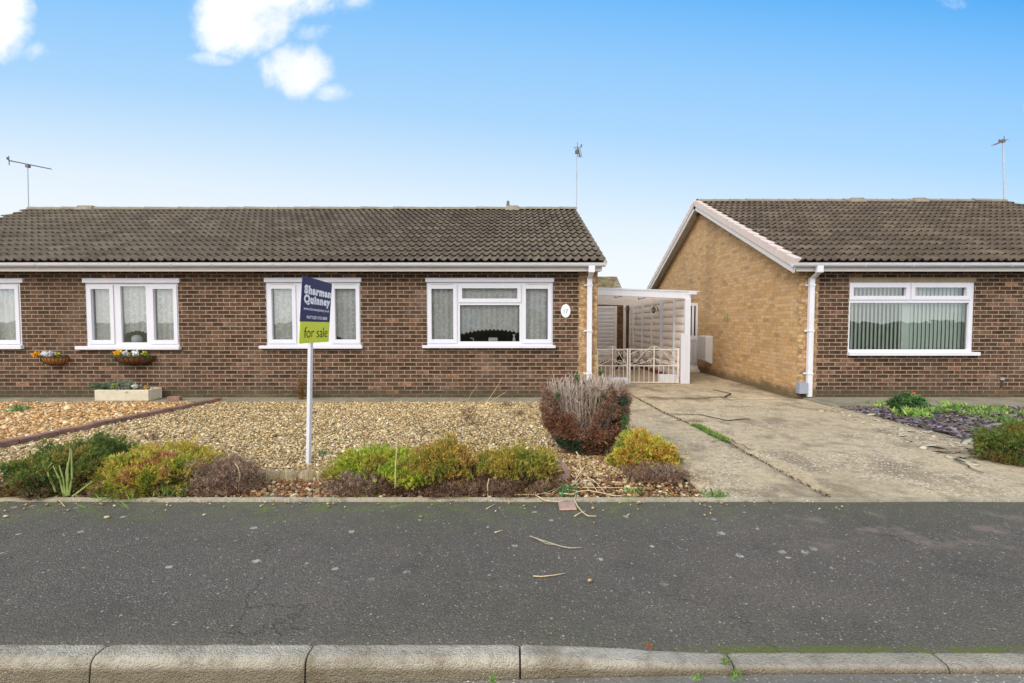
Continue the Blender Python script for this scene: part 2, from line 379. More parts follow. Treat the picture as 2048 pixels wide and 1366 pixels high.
CLOUDS = [(-10, 50, 82, 88, 1.25), (500, 50, 92, 68, 1.25), (565, 8, 135, 48, 1.05), (470, 95, 52, 24, .85), (680, 8, 90, 30, .62),
          (602, 150, 66, 48, 1.2), (670, 196, 40, 20, .85), (610, 80, 60, 26, .55), (450, 128, 50, 14, .45), (90, 115, 60, 20, .42), (1880, 15, 60, 22, .35), (2062, 215, 30, 30, .6)]
world()

# ---------------------------------------------------------------- camera solve helpers: where on a real plane does a sight line fall
CT_, ST_ = math.cos(PITCH), math.sin(PITCH)
def ray(px, py):
    dx = (px - 1024) / F; up = (683 - py) / F
    return dx, CT_ + up * ST_, -ST_ + up * CT_
def P(px, py, Y):
    a, b_, c = ray(px, py); k = Y / b_; return a * k, CAMZ + c * k
def PX(px, Y, py=641): return P(px, py, Y)[0]
def PZ(py, Y): return P(1024, py, Y)[1]
def G(px, py, z=0.0):
    a, b_, c = ray(px, py); k = (z - CAMZ) / c; return a * k, b_ * k
def XP(px, py, X):
    a, b_, c = ray(px, py); k = X / a; return b_ * k, CAMZ + c * k

# ---------------------------------------------------------------- mesh helpers
def tag(o, label=None, cat=None, group=None, kind=None):
    if label: o['label'] = label
    if cat: o['category'] = cat
    if group: o['group'] = group
    if kind: o['kind'] = kind
    return o
def thing(name, label, cat, loc=(0, 0, 0), group=None):
    o = bpy.data.objects.new(name, None); COL.objects.link(o); o.location = loc; o.empty_display_size = .1
    return tag(o, label, cat, group)
def attach(o, parent):
    if parent is None: return
    o.parent = parent
    q = parent; off = Vector((0, 0, 0))
    while q is not None: off += Vector(q.location); q = q.parent
    o.matrix_parent_inverse = Matrix.Translation(-off) if parent.parent is None else Matrix.Identity(4)

class MB:
    def __init__(s): s.v = []; s.f = []
    def quad(s, *p):
        n = len(s.v); s.v += [tuple(q) for q in p]; s.f.append(tuple(range(n, n + len(p)))); return s
    def box(s, x0, x1, y0, y1, z0, z1, bev=0):
        if x0 > x1: x0, x1 = x1, x0
        if y0 > y1: y0, y1 = y1, y0
        if z0 > z1: z0, z1 = z1, z0
        n = len(s.v)
        s.v += [(x0, y0, z0), (x1, y0, z0), (x1, y1, z0), (x0, y1, z0), (x0, y0, z1), (x1, y0, z1), (x1, y1, z1), (x0, y1, z1)]
        s.f += [tuple(n + i for i in q) for q in ((0, 3, 2, 1), (4, 5, 6, 7), (0, 1, 5, 4), (1, 2, 6, 5), (2, 3, 7, 6), (3, 0, 4, 7))]
        return s
    def hexa(s, p):  # 8 points, bottom 4 then top 4
        n = len(s.v); s.v += [tuple(q) for q in p]
        s.f += [tuple(n + i for i in q) for q in ((0, 3, 2, 1), (4, 5, 6, 7), (0, 1, 5, 4), (1, 2, 6, 5), (2, 3, 7, 6), (3, 0, 4, 7))]
        return s
    def tube(s, pts, r, n=6, cap=True, r1=None):
        pts = [Vector(p) for p in pts]; rings = []
        m = len(pts); up = Vector((0, 0, 1))
        for i, p in enumerate(pts):
            d = (pts[min(i + 1, m - 1)] - pts[max(i - 1, 0)]).normalized()
            a = up if abs(d.z) < .9 else Vector((0, 1, 0))
            s1 = d.cross(a).normalized(); s2 = d.cross(s1)
            rr = r if r1 is None else r + (r1 - r) * i / (m - 1)
            b = len(s.v)
            for k in range(n):
                t = 2 * math.pi * (k + .5) / n
                s.v.append(tuple(p + (s1 * math.cos(t) + s2 * math.sin(t)) * rr))
            rings.append(b)
        for i in range(m - 1):
            for k in range(n):
                a, b = rings[i], rings[i + 1]; k2 = (k + 1) % n
                s.f.append((a + k, a + k2, b + k2, b + k))
        if cap:
            s.f.append(tuple(rings[0] + k for k in range(n))[::-1]); s.f.append(tuple(rings[-1] + k for k in range(n)))
        return s
    def plate(s, rect, holes, y0, y1):
        """vertical plate in the XZ plane with rectangular holes; y0 = front, y1 = back"""
        x0, x1, z0, z1 = rect
        xs = sorted({x0, x1, *[h[0] for h in holes], *[h[1] for h in holes]}); zs = sorted({z0, z1, *[h[2] for h in holes], *[h[3] for h in holes]})
        xs = [x for x in xs if x0 <= x <= x1]; zs = [z for z in zs if z0 <= z <= z1]
        inh = lambda x, z: any(h[0] < x < h[1] and h[2] < z < h[3] for h in holes)
        for i in range(len(xs) - 1):
            for j in range(len(zs) - 1):
                a, b, c, d = xs[i], xs[i + 1], zs[j], zs[j + 1]
                if inh((a + b) / 2, (c + d) / 2): continue
                s.quad((a, y0, c), (b, y0, c), (b, y0, d), (a, y0, d))
                s.quad((a, y1, c), (a, y1, d), (b, y1, d), (b, y1, c))
        for h, sg in [(rect, 1)] + [(q, -1) for q in holes]:
            a, b, c, d = h; a = max(a, x0); b = min(b, x1)
            q = [((a, y0, c), (a, y0, d), (a, y1, d), (a, y1, c)), ((b, y0, c), (b, y1, c), (b, y1, d), (b, y0, d)),
                 ((a, y0, c), (a, y1, c), (b, y1, c), (b, y0, c)), ((a, y0, d), (b, y0, d), (b, y1, d), (a, y1, d))]
            for w in q: s.quad(*(w if sg > 0 else w[::-1]))
        return s
    def build(s, name, m, parent=None, smooth=False, bevel=0, label=None):
        me = bpy.data.meshes.new(name); me.from_pydata(s.v, [], s.f); me.materials.append(m); me.update()
        if smooth: me.polygons.foreach_set('use_smooth', [True] * len(me.polygons))
        o = bpy.data.objects.new(name, me); COL.objects.link(o); attach(o, parent)
        if bevel:
            b = o.modifiers.new('b', 'BEVEL'); b.width = bevel; b.segments = 2; b.limit_method = 'ANGLE'
        if label: o['label'] = label
        return o

def np_mesh(name, V, Fc, m, col=None, parent=None, smooth=False):
    me = bpy.data.meshes.new(name); V = np.asarray(V, np.float32).reshape(-1, 3); Fc = np.asarray(Fc, np.int32)
    k = Fc.shape[1]; nf = len(Fc)
    me.vertices.add(len(V)); me.vertices.foreach_set('co', V.ravel())
    me.loops.add(nf * k); me.loops.foreach_set('vertex_index', Fc.ravel())
    me.polygons.add(nf); me.polygons.foreach_set('loop_start', np.arange(0, nf * k, k, dtype=np.int32))
    me.polygons.foreach_set('loop_total', np.full(nf, k, np.int32))
    if smooth: me.polygons.foreach_set('use_smooth', np.ones(nf, bool))
    me.update(calc_edges=True); me.validate()
    if col is not None:
        a = me.color_attributes.new('Col', 'FLOAT_COLOR', 'POINT')
        c = np.ones((len(V), 4), np.float32); c[:, :3] = col[:, :3]; a.data.foreach_set('color', c.ravel())
    me.materials.append(m); o = bpy.data.objects.new(name, me); COL.objects.link(o); attach(o, parent); return o

def pal(hexes, idx, jitter=.12):
    L = np.array([lin(h)[:3] for h in hexes]); c = L[idx]
    return np.clip(c * (1 + jitter * RNG.standard_normal((len(idx), 1))), 0, 1)
_t = (1 + 5 ** .5) / 2
ICO = np.array([(-1, _t, 0), (1, _t, 0), (-1, -_t, 0), (1, -_t, 0), (0, -1, _t), (0, 1, _t), (0, -1, -_t), (0, 1, -_t), (_t, 0, -1), (_t, 0, 1), (-_t, 0, -1), (-_t, 0, 1)], float) / 1.9
ICF = np.array([(0, 11, 5), (0, 5, 1), (0, 1, 7), (0, 7, 10), (0, 10, 11), (1, 5, 9), (5, 11, 4), (11, 10, 2), (10, 7, 6), (7, 1, 8), (3, 9, 4), (3, 4, 2), (3, 2, 6), (3, 6, 8), (3, 8, 9), (4, 9, 5), (2, 4, 11), (6, 2, 10), (8, 6, 7), (9, 8, 1)])
def rocks(name, pts, size, cols, flat=(.45, .9), elong=(.7, 1.5), smooth=True, parent=None):
    n = len(pts); a = RNG.uniform(0, 6.28, n); ca, sa = np.cos(a), np.sin(a)
    V = np.repeat(ICO[None], n, 0) * (1 + .18 * RNG.standard_normal((n, 12, 1)))
    sx = RNG.uniform(*elong, n); sz = RNG.uniform(*flat, n)
    V[:, :, 0] *= (size * sx)[:, None]; V[:, :, 1] *= (size)[:, None]; V[:, :, 2] *= (size * sz)[:, None]
    ti = RNG.normal(0, .25, n); V[:, :, 2] += V[:, :, 0] * ti[:, None]
    x = V[:, :, 0] * ca[:, None] - V[:, :, 1] * sa[:, None]; y = V[:, :, 0] * sa[:, None] + V[:, :, 1] * ca[:, None]
    V[:, :, 0] = x; V[:, :, 1] = y; V += pts[:, None, :]
    Fc = (ICF[None] + (np.arange(n) * 12)[:, None, None]).reshape(-1, 3)
    return np_mesh(name, V, Fc, M['rocks'], np.repeat(cols, 12, 0), parent, smooth)

def leaves(C, D, n, L, W, spread, col, jit=.0, lvar=.35):
    """n narrow diamond leaves at each centre C along D"""
    N = len(C); k = N * n
    B = np.repeat(C, n, 0) + RNG.normal(0, 1, (k, 3)) * jit
    d = np.repeat(D, n, 0) + RNG.normal(0, spread, (k, 3)); d /= np.linalg.norm(d, axis=1)[:, None] + 1e-9
    s = np.cross(d, RNG.normal(0, 1, (k, 3))); s /= np.linalg.norm(s, axis=1)[:, None] + 1e-9
    l = (L * (1 + lvar * RNG.uniform(-1, 1, k)))[:, None]; w = W * .5
    V = np.stack([B, B + d * l * .45 + s * w, B + d * l, B + d * l * .45 - s * w], 1)
    c = np.repeat(np.repeat(col, n, 0) * (1 + .13 * RNG.standard_normal((k, 1))), 4, 0)
    return V.reshape(-1, 3), np.clip(c, 0, 1)
def leafmesh(name, parts, parent=None, m='leaf'):
    V = np.concatenate([p[0] for p in parts]); c = np.concatenate([p[1] for p in parts])
    Fc = np.arange(len(V)).reshape(-1, 4)
    return np_mesh(name, V, Fc, M[m], c, parent)
def nz3(pts, s, seed=0):
    return np.array([mnoise.noise(Vector((p[0] * s + seed, p[1] * s - seed, p[2] * s + .3 * seed))) for p in pts])

def text_mesh(txt, size, bold=0.0, mapf=None, width=None, name='lettering', m=None, parent=None, ext=0.0):
    cu = bpy.data.curves.new('t', 'FONT'); cu.body = txt; cu.size = size; cu.offset = bold; cu.space_character = 1 + bold * 2.6; cu.resolution_u = 4
    cu.align_x = 'LEFT'; o = bpy.data.objects.new('t', cu); COL.objects.link(o)
    dg = bpy.context.evaluated_depsgraph_get(); dg.update()
    me = bpy.data.meshes.new_from_object(o.evaluated_get(dg)); COL.objects.unlink(o); bpy.data.objects.remove(o)
    xs = [v.co.x for v in me.vertices]; ys = [v.co.y for v in me.vertices]
    w = max(xs) - min(xs); x0 = min(xs)
    for v in me.vertices:
        u = (v.co.x - x0) / w; v.co = Vector(mapf(u, v.co.y))
    me.materials.clear(); me.materials.append(m); ob = bpy.data.objects.new(name, me); COL.objects.link(ob); attach(ob, parent)
    return ob
# ================================================================ geometry constants
YF = 9.38            # facade plane of both bungalows
YE = 9.08            # tile edge at the eaves
YB = 3.985           # back edge of the pavement
ZFB = PZ(542.8, 9.16)   # fascia bottom
ZFT = PZ(533, 9.14); ZG = PZ(525.5, 9.05)
ZE = ZG + .02
def rect(px0, px1, py0, py1, Y=YF):
    a, z1 = P(px0, py0, Y); b, z0 = P(px1, py1, Y); return (a, b, z0, z1)

# ================================================================ ground
MB().box(-400, 400, -400, 900, -.6, -.16).build('ground', M['ground'])['kind'] = 'structure'
def road():
    xs = [-60, -20, -6, -3, -2, -1.2, -.8, -.5, -.3, -.1, .1, .4, .8, 1.2, 2, 4, 8, 20, 60]; ys = [-7, -2, 0, 1, 1.5, 1.8, 2.0, 2.085]
    V = [(x, y, float(np.interp(x, [-1.2, -.3, .1, 1.0], [-.105, -.088, -.076, -.056])) - .0015 + .003 * mnoise.noise(Vector((x * 2, y * 2, 0)))) for y in ys for x in xs]
    n = len(xs); o = np_mesh('road', V, [(j * n + i, j * n + i + 1, (j + 1) * n + i + 1, (j + 1) * n + i) for j in range(len(ys) - 1) for i in range(n - 1)], M['road'], smooth=True); o['kind'] = 'structure'
road()
def kz(x):  # height of kerb top along the street
    if x < .035: return 0.0
    t = min(1, (x - .035) / .92); t = t * t * (3 - 2 * t); return -.037 * t
def pav():
    xs = [-60, -30, -15, -8] + list(np.arange(-4, 6.01, .1)) + [8, 15, 30, 60]
    ys = [2.192, 2.22, 2.27, 2.36, 2.5, 2.72, 3.0, 3.4, YB]
    V = []; F_ = []
    for y in ys:
        t = max(0, 1 - (y - 2.2) / .9); t = t * t * (3 - 2 * t)
        for x in xs:
            V.append((x, y, kz(x) * t - .006 + .004 * mnoise.noise(Vector((x * 1.3, y * 2, 0))) - (.012 if y < 2.2 else 0)))
    n = len(xs)
    for j in range(len(ys) - 1):
        for i in range(n - 1): F_.append((j * n + i, j * n + i + 1, (j + 1) * n + i + 1, (j + 1) * n + i))
    o = np_mesh('pavement', V, F_, M['asphalt'], smooth=True); o['kind'] = 'structure'
pav()
# kerbstones, 0.915 m each
KL = {-3: 'far left kerbstone cut off by the edge of the photo', -2: 'full height kerbstone left of the one below the dark green heather joint',
      }
names = ['worn concrete kerbstone at the far left edge', 'worn full height kerbstone second from the left, below the green heathers',
         'worn full height kerbstone third from the left, below the for sale board', 'concrete kerbstone sloping down to the dropped kerb',
         'low dropped kerbstone with mossy joint and weed at its left end', 'low dropped kerbstone at the far right corner']
def kerb(i, label):
    rr = lambda x: .034 - .014 * min(1, max(0, x / .95))
    xa, xb = .035 + .93 * i + .004, .035 + .93 * (i + 1) - .004
    prof = lambda zt, q: [(2.275, -.2), (2.275, zt - .012), (2.268, zt - .003), (2.255, zt), (2.17 + q, zt)] + \
        [(2.17 + q - q * math.sin(a), zt - q + q * math.cos(a)) for a in [R(k) for k in (15, 30, 45, 60, 75)]] + [(2.168, zt - q - .005), (2.150, -.2)]
    V = []; F_ = []; n = 40; m_ = len(prof(0, .04))
    for k in range(n + 1):
        x = xa + (xb - xa) * k / n; e = .004 if k in (0, n) else 0
        for q, (y, z) in enumerate(prof(kz(x) - e, rr(x))):
            w = .0035 * mnoise.noise(Vector((x * 14, y * 26, z * 26 + i)))
            V.append((x, y - .07 + w + (e if q > 4 else -e), max(z, -.2) + w * .6))
    for k in range(n):
        for q in range(m_ - 1): a = k * m_ + q; F_.append((a, a + 1, a + m_ + 1, a + m_))
    b = MB(); b.v = V; b.f = F_; b.f.append(tuple(range(m_))[::-1]); b.f.append(tuple(range(n * m_, n * m_ + m_)))
    o = b.build('kerbstone', M['kerb']); tag(o, label, 'kerbstone', 'kerbstones along the road edge')
for i in range(-3, 3): kerb(i, names[i + 3])
# packed dirt in the kerb joints
MB().box(-2.7, 2.8, 2.13, 2.192, -.16, -.085).build('joint_dirt', M['soil'])['kind'] = 'structure'

# garden ground sheets
XD0, XD1 = 1.63, 5.6
MB().box(-60, XD0, YB + .06, YF + .3, -.15, -.03).build('garden_soil', M['soil'])['kind'] = 'structure'
MB().box(-60, 60, YB + .004, YB + .058, -.14, .012).build('edging_strip', M['edge'])['kind'] = 'structure'
MB().box(XD1, 60, YB + .06, YF + .3, -.15, -.035).build('slate_bed', M['slatebase'])['kind'] = 'structure'
MB().box(-60, 1.6, 8.93, YF + .02, -.1, .01).build('house_path', M['strip'])['kind'] = 'structure'
MB().box(5.45, 60, 8.45, YF + .02, -.1, .014).build('house_path', M['strip'])['kind'] = 'structure'
MB().box(1.62, 5.36, 10.9, 24, -.1, -.012).build('side_passage', M['drive'])['kind'] = 'structure'
MB().box(1.62, 4.0, 11.66, 17.2, -.05, .0).build('carport_floor', M['carfloor'])['kind'] = 'structure'

# driveway slabs with real joints
J = [G(1255, 785), G(1330, 825), G(1395, 853), G(1460, 885), G(1550, 935), G(1660, 992)]
JX = lambda y: np.interp(y, [p[1] for p in J][::-1], [p[0] for p in J][::-1])
def slab(name, xl, xr, y0, y1, z=0.0, ny=40):
    V = []; F_ = []
    for j in range(ny + 1):
        y = y0 + (y1 - y0) * j / ny
        a = xl(y) if callable(xl) else xl; b = xr(y) if callable(xr) else xr
        for k in range(13):
            x = a + (b - a) * k / 12
            e = -.012 if k in (0, 12) or j in (0, ny) else 0
            V.append((x, y, z + .008 * mnoise.noise(Vector((x * 1.1, y * .9, 1))) + e))
        for x in (): pass
    for j in range(ny):
        for k in range(12): q = j * 13 + k; F_.append((q, q + 1, q + 14, q + 13))
    n = len(V)
    for j in range(ny + 1):
        for k in (0, 12): V.append((V[j * 13 + k][0], V[j * 13 + k][1], -.08))
    for j in range(ny):
        F_.append((j * 13, (j + 1) * 13, n + 2 * (j + 1), n + 2 * j)); F_.append((j * 13 + 12, n + 2 * j + 1, n + 2 * j + 3, (j + 1) * 13 + 12))
    for k in range(12): F_.append((k, k + 1, k + 1, k)) if False else None
    o = np_mesh(name, V, F_, M['drive'], smooth=False); o['kind'] = 'structure'; return o
jit = lambda s: (lambda y: .012 * mnoise.noise(Vector((y * 6, s, 0))))
jl = jit(2)
slab('driveway', lambda y: XD0 + .02 * mnoise.noise(Vector((y * 3, 5, 0))), lambda y: JX(y) - .012 + jl(y), YB + .062, 10.9)
slab('driveway', lambda y: JX(y) + .012 + jl(y), lambda y: XD1 + .05 * mnoise.noise(Vector((y * 1.5, 8, 0))), YB + .062, 9.3)
slab('driveway', lambda y: JX(y) + .012 + jl(y), lambda y: 5.36, 9.32, 11.6)
def crack(pts, w=.014, z=.012, name='driveway_crack', m='crack'):
    b = MB(); q = []
    for i in range(len(pts) - 1):
        for k in range(6):
            t = k / 6; q.append((pts[i][0] * (1 - t) + pts[i + 1][0] * t, pts[i][1] * (1 - t) + pts[i + 1][1] * t))
    q.append(pts[-1])
    q = [(x + .03 * mnoise.noise(Vector((x * 7, y * 7, 3))), y + .05 * mnoise.noise(Vector((x * 6, y * 6, 9)))) for x, y in q]
    for i in range(len(q) - 1):
        (x0, y0), (x1, y1) = q[i], q[i + 1]; L = math.hypot(x1 - x0, y1 - y0) + 1e-6; nx, ny = -(y1 - y0) / L, (x1 - x0) / L
        wa = w * (.8 + .6 * abs(mnoise.noise(Vector((i * .7, 1, 0))))) * (1 if 0 < i else .1); wb = w * (.8 + .6 * abs(mnoise.noise(Vector(((i + 1) * .7, 1, 0)))))
        b.quad((x0 - nx * wa, y0 - ny * wa, z), (x1 - nx * wb, y1 - ny * wb, z), (x1 + nx * wb, y1 + ny * wb, z), (x0 + nx * wa, y0 + ny * wa, z))
    b.build(name, M[m])['kind'] = 'structure'
crack([G(1290, 796), G(1360, 797), G(1400, 797), G(1450, 795), G(1462, 788), G(1425, 780)], .022)
crack([G(1335, 828), G(1400, 830), G(1450, 842), G(1500, 839)], .018)
crack([G(1350, 843), G(1375, 842), G(1410, 845)], .012)
crack([G(1990, 918), G(1960, 921), G(1940, 914), G(1905, 920), G(1965, 948)], .008)
crack([G(1420, 885), G(1460, 880), G(1500, 900)], .008)
# dark open hole under joint
MB().box(XD0 - .05, XD1 + .05, YB + .07, 11.6, -.1, -.03).build('driveway_base', M['crack'])['kind'] = 'structure'

# ================================================================ gravel (stuff)
def in_front(x, y):
    xl = np.interp(y, [4.3, 5.75, 9.2], [-6.1, -5.93, -5.42])
    return (x > xl + .06) & (x < 1.6) & (y < 8.93) & (y > 4.72)
def scatter(n, x0, x1, y0, y1, cond, per_y=1.6):
    x = RNG.uniform(x0, x1, n * 2); y = y0 + (y1 - y0) * RNG.uniform(0, 1, n * 2) ** per_y
    k = cond(x, y); x, y = x[k][:n], y[k][:n]; return x, y
GP = ['#c6b084', '#b8a072', '#cfbd96', '#a68c60', '#977e58', '#dacfb4', '#806c4c', '#b0905f', '#665842', '#a49474', '#e2dac8']
GW = np.array([.2, .17, .12, .15, .11, .04, .09, .06, .05, .04, .01]); GW /= GW.sum()
def gravel(name, x, y, size, hexes=GP, w=GW, z0=-.028, hk=.03):
    n = len(x); nzv = np.array([mnoise.noise(Vector((a * 1.3, b * 1.3, 0))) for a, b in zip(x, y)])
    z = z0 + RNG.uniform(0, hk, n) + .012 * nzv
    s = size * RNG.lognormal(0, .35, n)
    o = rocks(name, np.stack([x, y, z], 1), s, pal(hexes, RNG.choice(len(hexes), n, p=w), .12))
    o['kind'] = 'stuff'; o['label'] = LBL; return o
LBL = 'loose golden gravel covering the front garden'
x, y = scatter(98000, -6.2, 1.6, 4.7, 8.95, in_front, 1.25)
gravel('gravel', x, y, .0105)
MB().box(-6.2, 1.62, 4.72, 8.94, -.05, -.02).build('gravel_base', M['gravelbase'])['kind'] = 'structure'
LBL = 'orange tinted gravel and litter in the left neighbour\'s garden'
def in_left(x, y):
    xl = np.interp(y, [4.3, 5.75, 9.2], [-6.1, -5.93, -5.42]); return (x < xl - .12) & (x > -9.5)
OP = ['#b8905c', '#a67e4e', '#c8a674', '#d2ba90', '#936e48', '#bc9060', '#7c6648', '#e0d2b2']
x, y = scatter(19000, -9.4, -5.2, 5.3, 8.93, in_left, 1.3)
gravel('gravel', x, y, .017, OP, np.array([.22, .14, .2, .16, .1, .1, .05, .03]))
MB().box(-30, -5.3, 4.2, 8.94, -.05, -.015).build('gravel_base', concrete('orange_gravel_base', '#94744c', '#a48254', '#c4a274', 1, 30, '#7c5c38', .25))['kind'] = 'structure'
# bed along the pavement: soil, sparse gravel, leaf litter
def in_bed(x, y): return (x > -6.4) & (x < 1.58) & (y > YB + .07) & (y < 4.9 + np.where(x > .3, .6, 0))
LBL = 'stones and dead leaf litter on the border soil'
x, y = scatter(9500, -6.2, 1.58, YB + .08, 5.5, in_bed, 1.0)
gravel('bed_gravel', x, y, .013, ['#b09a76', '#80684a', '#947450', '#c9ba9a', '#654c38', '#8f6a48', '#4e3e2e'], np.array([.2, .2, .15, .1, .15, .08, .12]))
x, y = scatter(5200, -6.2, 1.58, YB + .05, 5.4, in_bed, 1.0)
C = np.stack([x, y, RNG.uniform(-.02, .015, len(x))], 1); D = np.stack([RNG.normal(0, 1, len(x)), RNG.normal(0, 1, len(x)), RNG.uniform(0, .35, len(x))], 1)
o = leafmesh('leaf_litter', [leaves(C, D, 2, .045, .006, .3, pal(['#8c5f3a', '#a87848', '#6e4a30', '#b9935f', '#c4733a'], RNG.integers(0, 5, len(x))))]); tag(o, 'brown dead twigs and leaf litter over the border', kind='stuff')
# slate chips
def in_slate(x, y): return (x > 5.62 + .06 * np.sin(y * 5)) & (x < 9.6) & (y > 4.4)
n = 9000; x, y = scatter(n, 5.5, 9.6, 4.6, 8.44, in_slate, 1.2)
n = len(x); LBLS = 'purple grey slate chippings'
o = rocks('slate_chips', np.stack([x, y, RNG.uniform(-.03, .012, n)], 1), .022 * RNG.lognormal(0, .35, n),
          pal(['#685e62', '#585054', '#746a6e', '#4a4244', '#80787a', '#6a5c50', '#625446'], RNG.integers(0, 7, n)), (.25, .5), (.9, 2.0), False); tag(o, LBLS, kind='stuff')
# loose pale concrete spill chips near the slate edge
x, y = scatter(150, 4.6, 5.6, 5.0, 8.2, lambda x, y: x > 4.6 + (y - 5) * .12, 1.2); n = len(x)
o = rocks('lichen_crust', np.stack([x, y, np.full(n, .008)], 1), .022 * RNG.lognormal(0, .5, n), pal(['#b5a98e', '#aca086', '#c0b498'], RNG.integers(0, 3, n)), (.02, .04), (.9, 2.2)); tag(o, 'pale crusty patches on the drive edge', kind='stuff')

# ================================================================ roof tiles
def tile_roof(name, xl, xr, Ye, Ze, Yr, Zr, rows, parent, per=.15, tint=None, step=8):
    """real overlapping courses; xl/xr functions of t (0 eave, 1 ridge)"""
    L = math.hypot(Yr - Ye, Zr - Ze); dy, dz = (Yr - Ye) / L, (Zr - Ze) / L; ny, nzn = -dz * math.copysign(1, Yr - Ye), abs(dy)
    g = L / rows; V = []; F_ = []; Cc = []
    base = [lin(h)[:3] for h in (tint or ['#857c6f', '#7e7568', '#8b8275', '#797064', '#82786d'])]
    dx = per / step
    for r in range(rows):
        t0 = r / rows; t1 = (r + 1) / rows
        a = max(xl(t0), xl(t1)) if False else xl((t0 + t1) / 2); b = xr((t0 + t1) / 2)
        i0, i1 = math.ceil(a / dx), math.floor(b / dx)
        xs = np.arange(i0, i1 + 1) * dx; n = len(xs); ph = (np.arange(i0, i1 + 1) % step) / step
        prof = .040 * np.where(ph < .55, np.sin(np.pi * ph / .55) ** 1.2, -.12 * np.sin(np.pi * (ph - .55) / .45))
        tile = np.floor(np.arange(i0, i1 + 1) / (2 * step)).astype(int)
        rn = np.array([random.Random(int(q) * 977 + r * 31 + 5).random() for q in range(tile.min(), tile.max() + 1)])
        rid = rn[tile - tile.min()]
        slip = (rid - .5) * .018 + np.where((rid * 91) % 1 > .985, .03, 0)
        cc = np.array(base)[(rid * (len(base) - .01)).astype(int)] * (.9 + .2 * ((rid * 37) % 1))[:, None]
        st_ = len(V)
        for s_, h in ((r * g + .11, .012), (r * g + .002, .022), (r * g - .004, .036), (r * g + g * .5, .018), ((r + 1) * g + .02, .0)):
            for k in range(n):
                sl = slip[k] if s_ < (r + .9) * g else 0
                s2 = s_ - sl; hh = h + prof[k]
                V.append((xs[k], Ye + dy * s2 + ny * hh, Ze + dz * s2 + nzn * hh)); Cc.append(cc[k])
        for q in range(4):
            for k in range(n - 1):
                p0 = st_ + q * n + k; F_.append((p0, p0 + 1, p0 + n + 1, p0 + n))
    return np_mesh(name, V, F_, M['tile'], np.array(Cc), parent, True)

YR1, YR2 = YE * 1.492, YE * 1.558
ZR1 = PZ(420, YR1); ZR2 = PZ(404, YR2)
XL_R, XL_L0, XL_L1 = PX(1212, YE), -11.9, P(60, 418, YR1)[0]
BG1 = thing('bungalow', 'long low semi-detached bungalow of dark brown brick with three front windows in view', 'bungalow', (-5, YF, 0))
BG2 = thing('bungalow', 'brick bungalow on the right with tan gable wall and wide blind-filled window', 'bungalow', (9, YF, 0))
XG = P(1595, 700, YF)[0]; XV2 = P(1591, 541, YE)[0]; XR2 = P(2008, 401, YR2)[0]
rf1 = tile_roof('roof', lambda t: XL_L0 + (XL_L1 - XL_L0) * t, lambda t: XL_R, YE, ZE, YR1, ZR1, 14, BG1)
rf2 = tile_roof('roof', lambda t: XV2 + .06, lambda t: XR2, YE, ZE, YR2, ZR2, 16, BG2, tint=['#796d62', '#71665b', '#827668', '#6a6056', '#766a60'])
def deck(xa0, xa1, xb, Yr, Zr, parent):
    th = .03; Yb = 2 * Yr - YE
    b = MB()
    b.quad((xa0, YE, ZE - th), (xb, YE, ZE - th), (xb, Yr, Zr - th), (xa1, Yr, Zr - th))
    b.quad((xa1, Yr, Zr - th), (xb, Yr, Zr - th), (xb, Yb, ZE - th), (xa0, Yb, ZE - th))
    b.quad((xa1, Yr, Zr + .03), (xb, Yr, Zr + .03), (xb, Yb, ZE + .03), (xa0, Yb, ZE + .03))
    b.build('roof_back', M['ridge'], parent)
deck(XL_L0, XL_L1, XL_R - .02, YR1, ZR1, BG1); deck(XV2 + .05, XV2 + .05, XR2, YR2, ZR2, BG2)
def ridge(x0, x1, Y, Z, parent, m='ridge'):
    V = []; F_ = []; n = max(1, round((x1 - x0) / .45)); s = (x1 - x0) / n
    for i in range(n):
        dz = random.uniform(-.006, .006)
        for x, rr in ((x0 + i * s, .125), (x0 + (i + 1) * s + .02, .115)):
            for k in range(9):
                a = R(20 + 140 * k / 8); V.append((x, Y + rr * math.cos(a), Z - .065 + dz + rr * math.sin(a)))
        b0 = i * 18
        for k in range(8): F_.append((b0 + k, b0 + k + 1, b0 + 9 + k + 1, b0 + 9 + k))
    np_mesh('ridge_tiles', V, F_, M[m], parent=parent, smooth=True)
ridge(XL_L1, P(1152, 416, YR1)[0], YR1, ZR1 + .03, rf1); ridge(XV2 + .05, XR2, YR2, ZR2 + .03, rf2)
def hump(px0, px1, Y, Z, parent):
    x0, x1 = PX(px0, Y), PX(px1, Y)
    b = MB(); b.hexa([(x0, Y - .2, Z - .05), (x1, Y - .2, Z - .05), (x1, Y + .2, Z - .05), (x0, Y + .2, Z - .05), (x0 + .05, Y - .1, Z + .105), (x1 - .05, Y - .1, Z + .105), (x1 - .05, Y + .1, Z + .105), (x0 + .05, Y + .1, Z + .105)])
    return b.build('ridge_vent', M['ridge'] if px0 < 1100 else M['ridge'], parent, bevel=.02)
hump(165, 202, YR1, ZR1, BG1); hv = hump(1010, 1040, YR1, ZR1, BG1)
hump(1688, 1720, YR2, ZR2, BG2); hump(1812, 1842, YR2, ZR2, BG2)
x, z = P(1016, 402, YR1)
MB().tube([(x, YR1, ZR1 + .08), (x, YR1, z)], .055, 8, r1=.035).build('flue_pipe', M['aludark'], BG1)

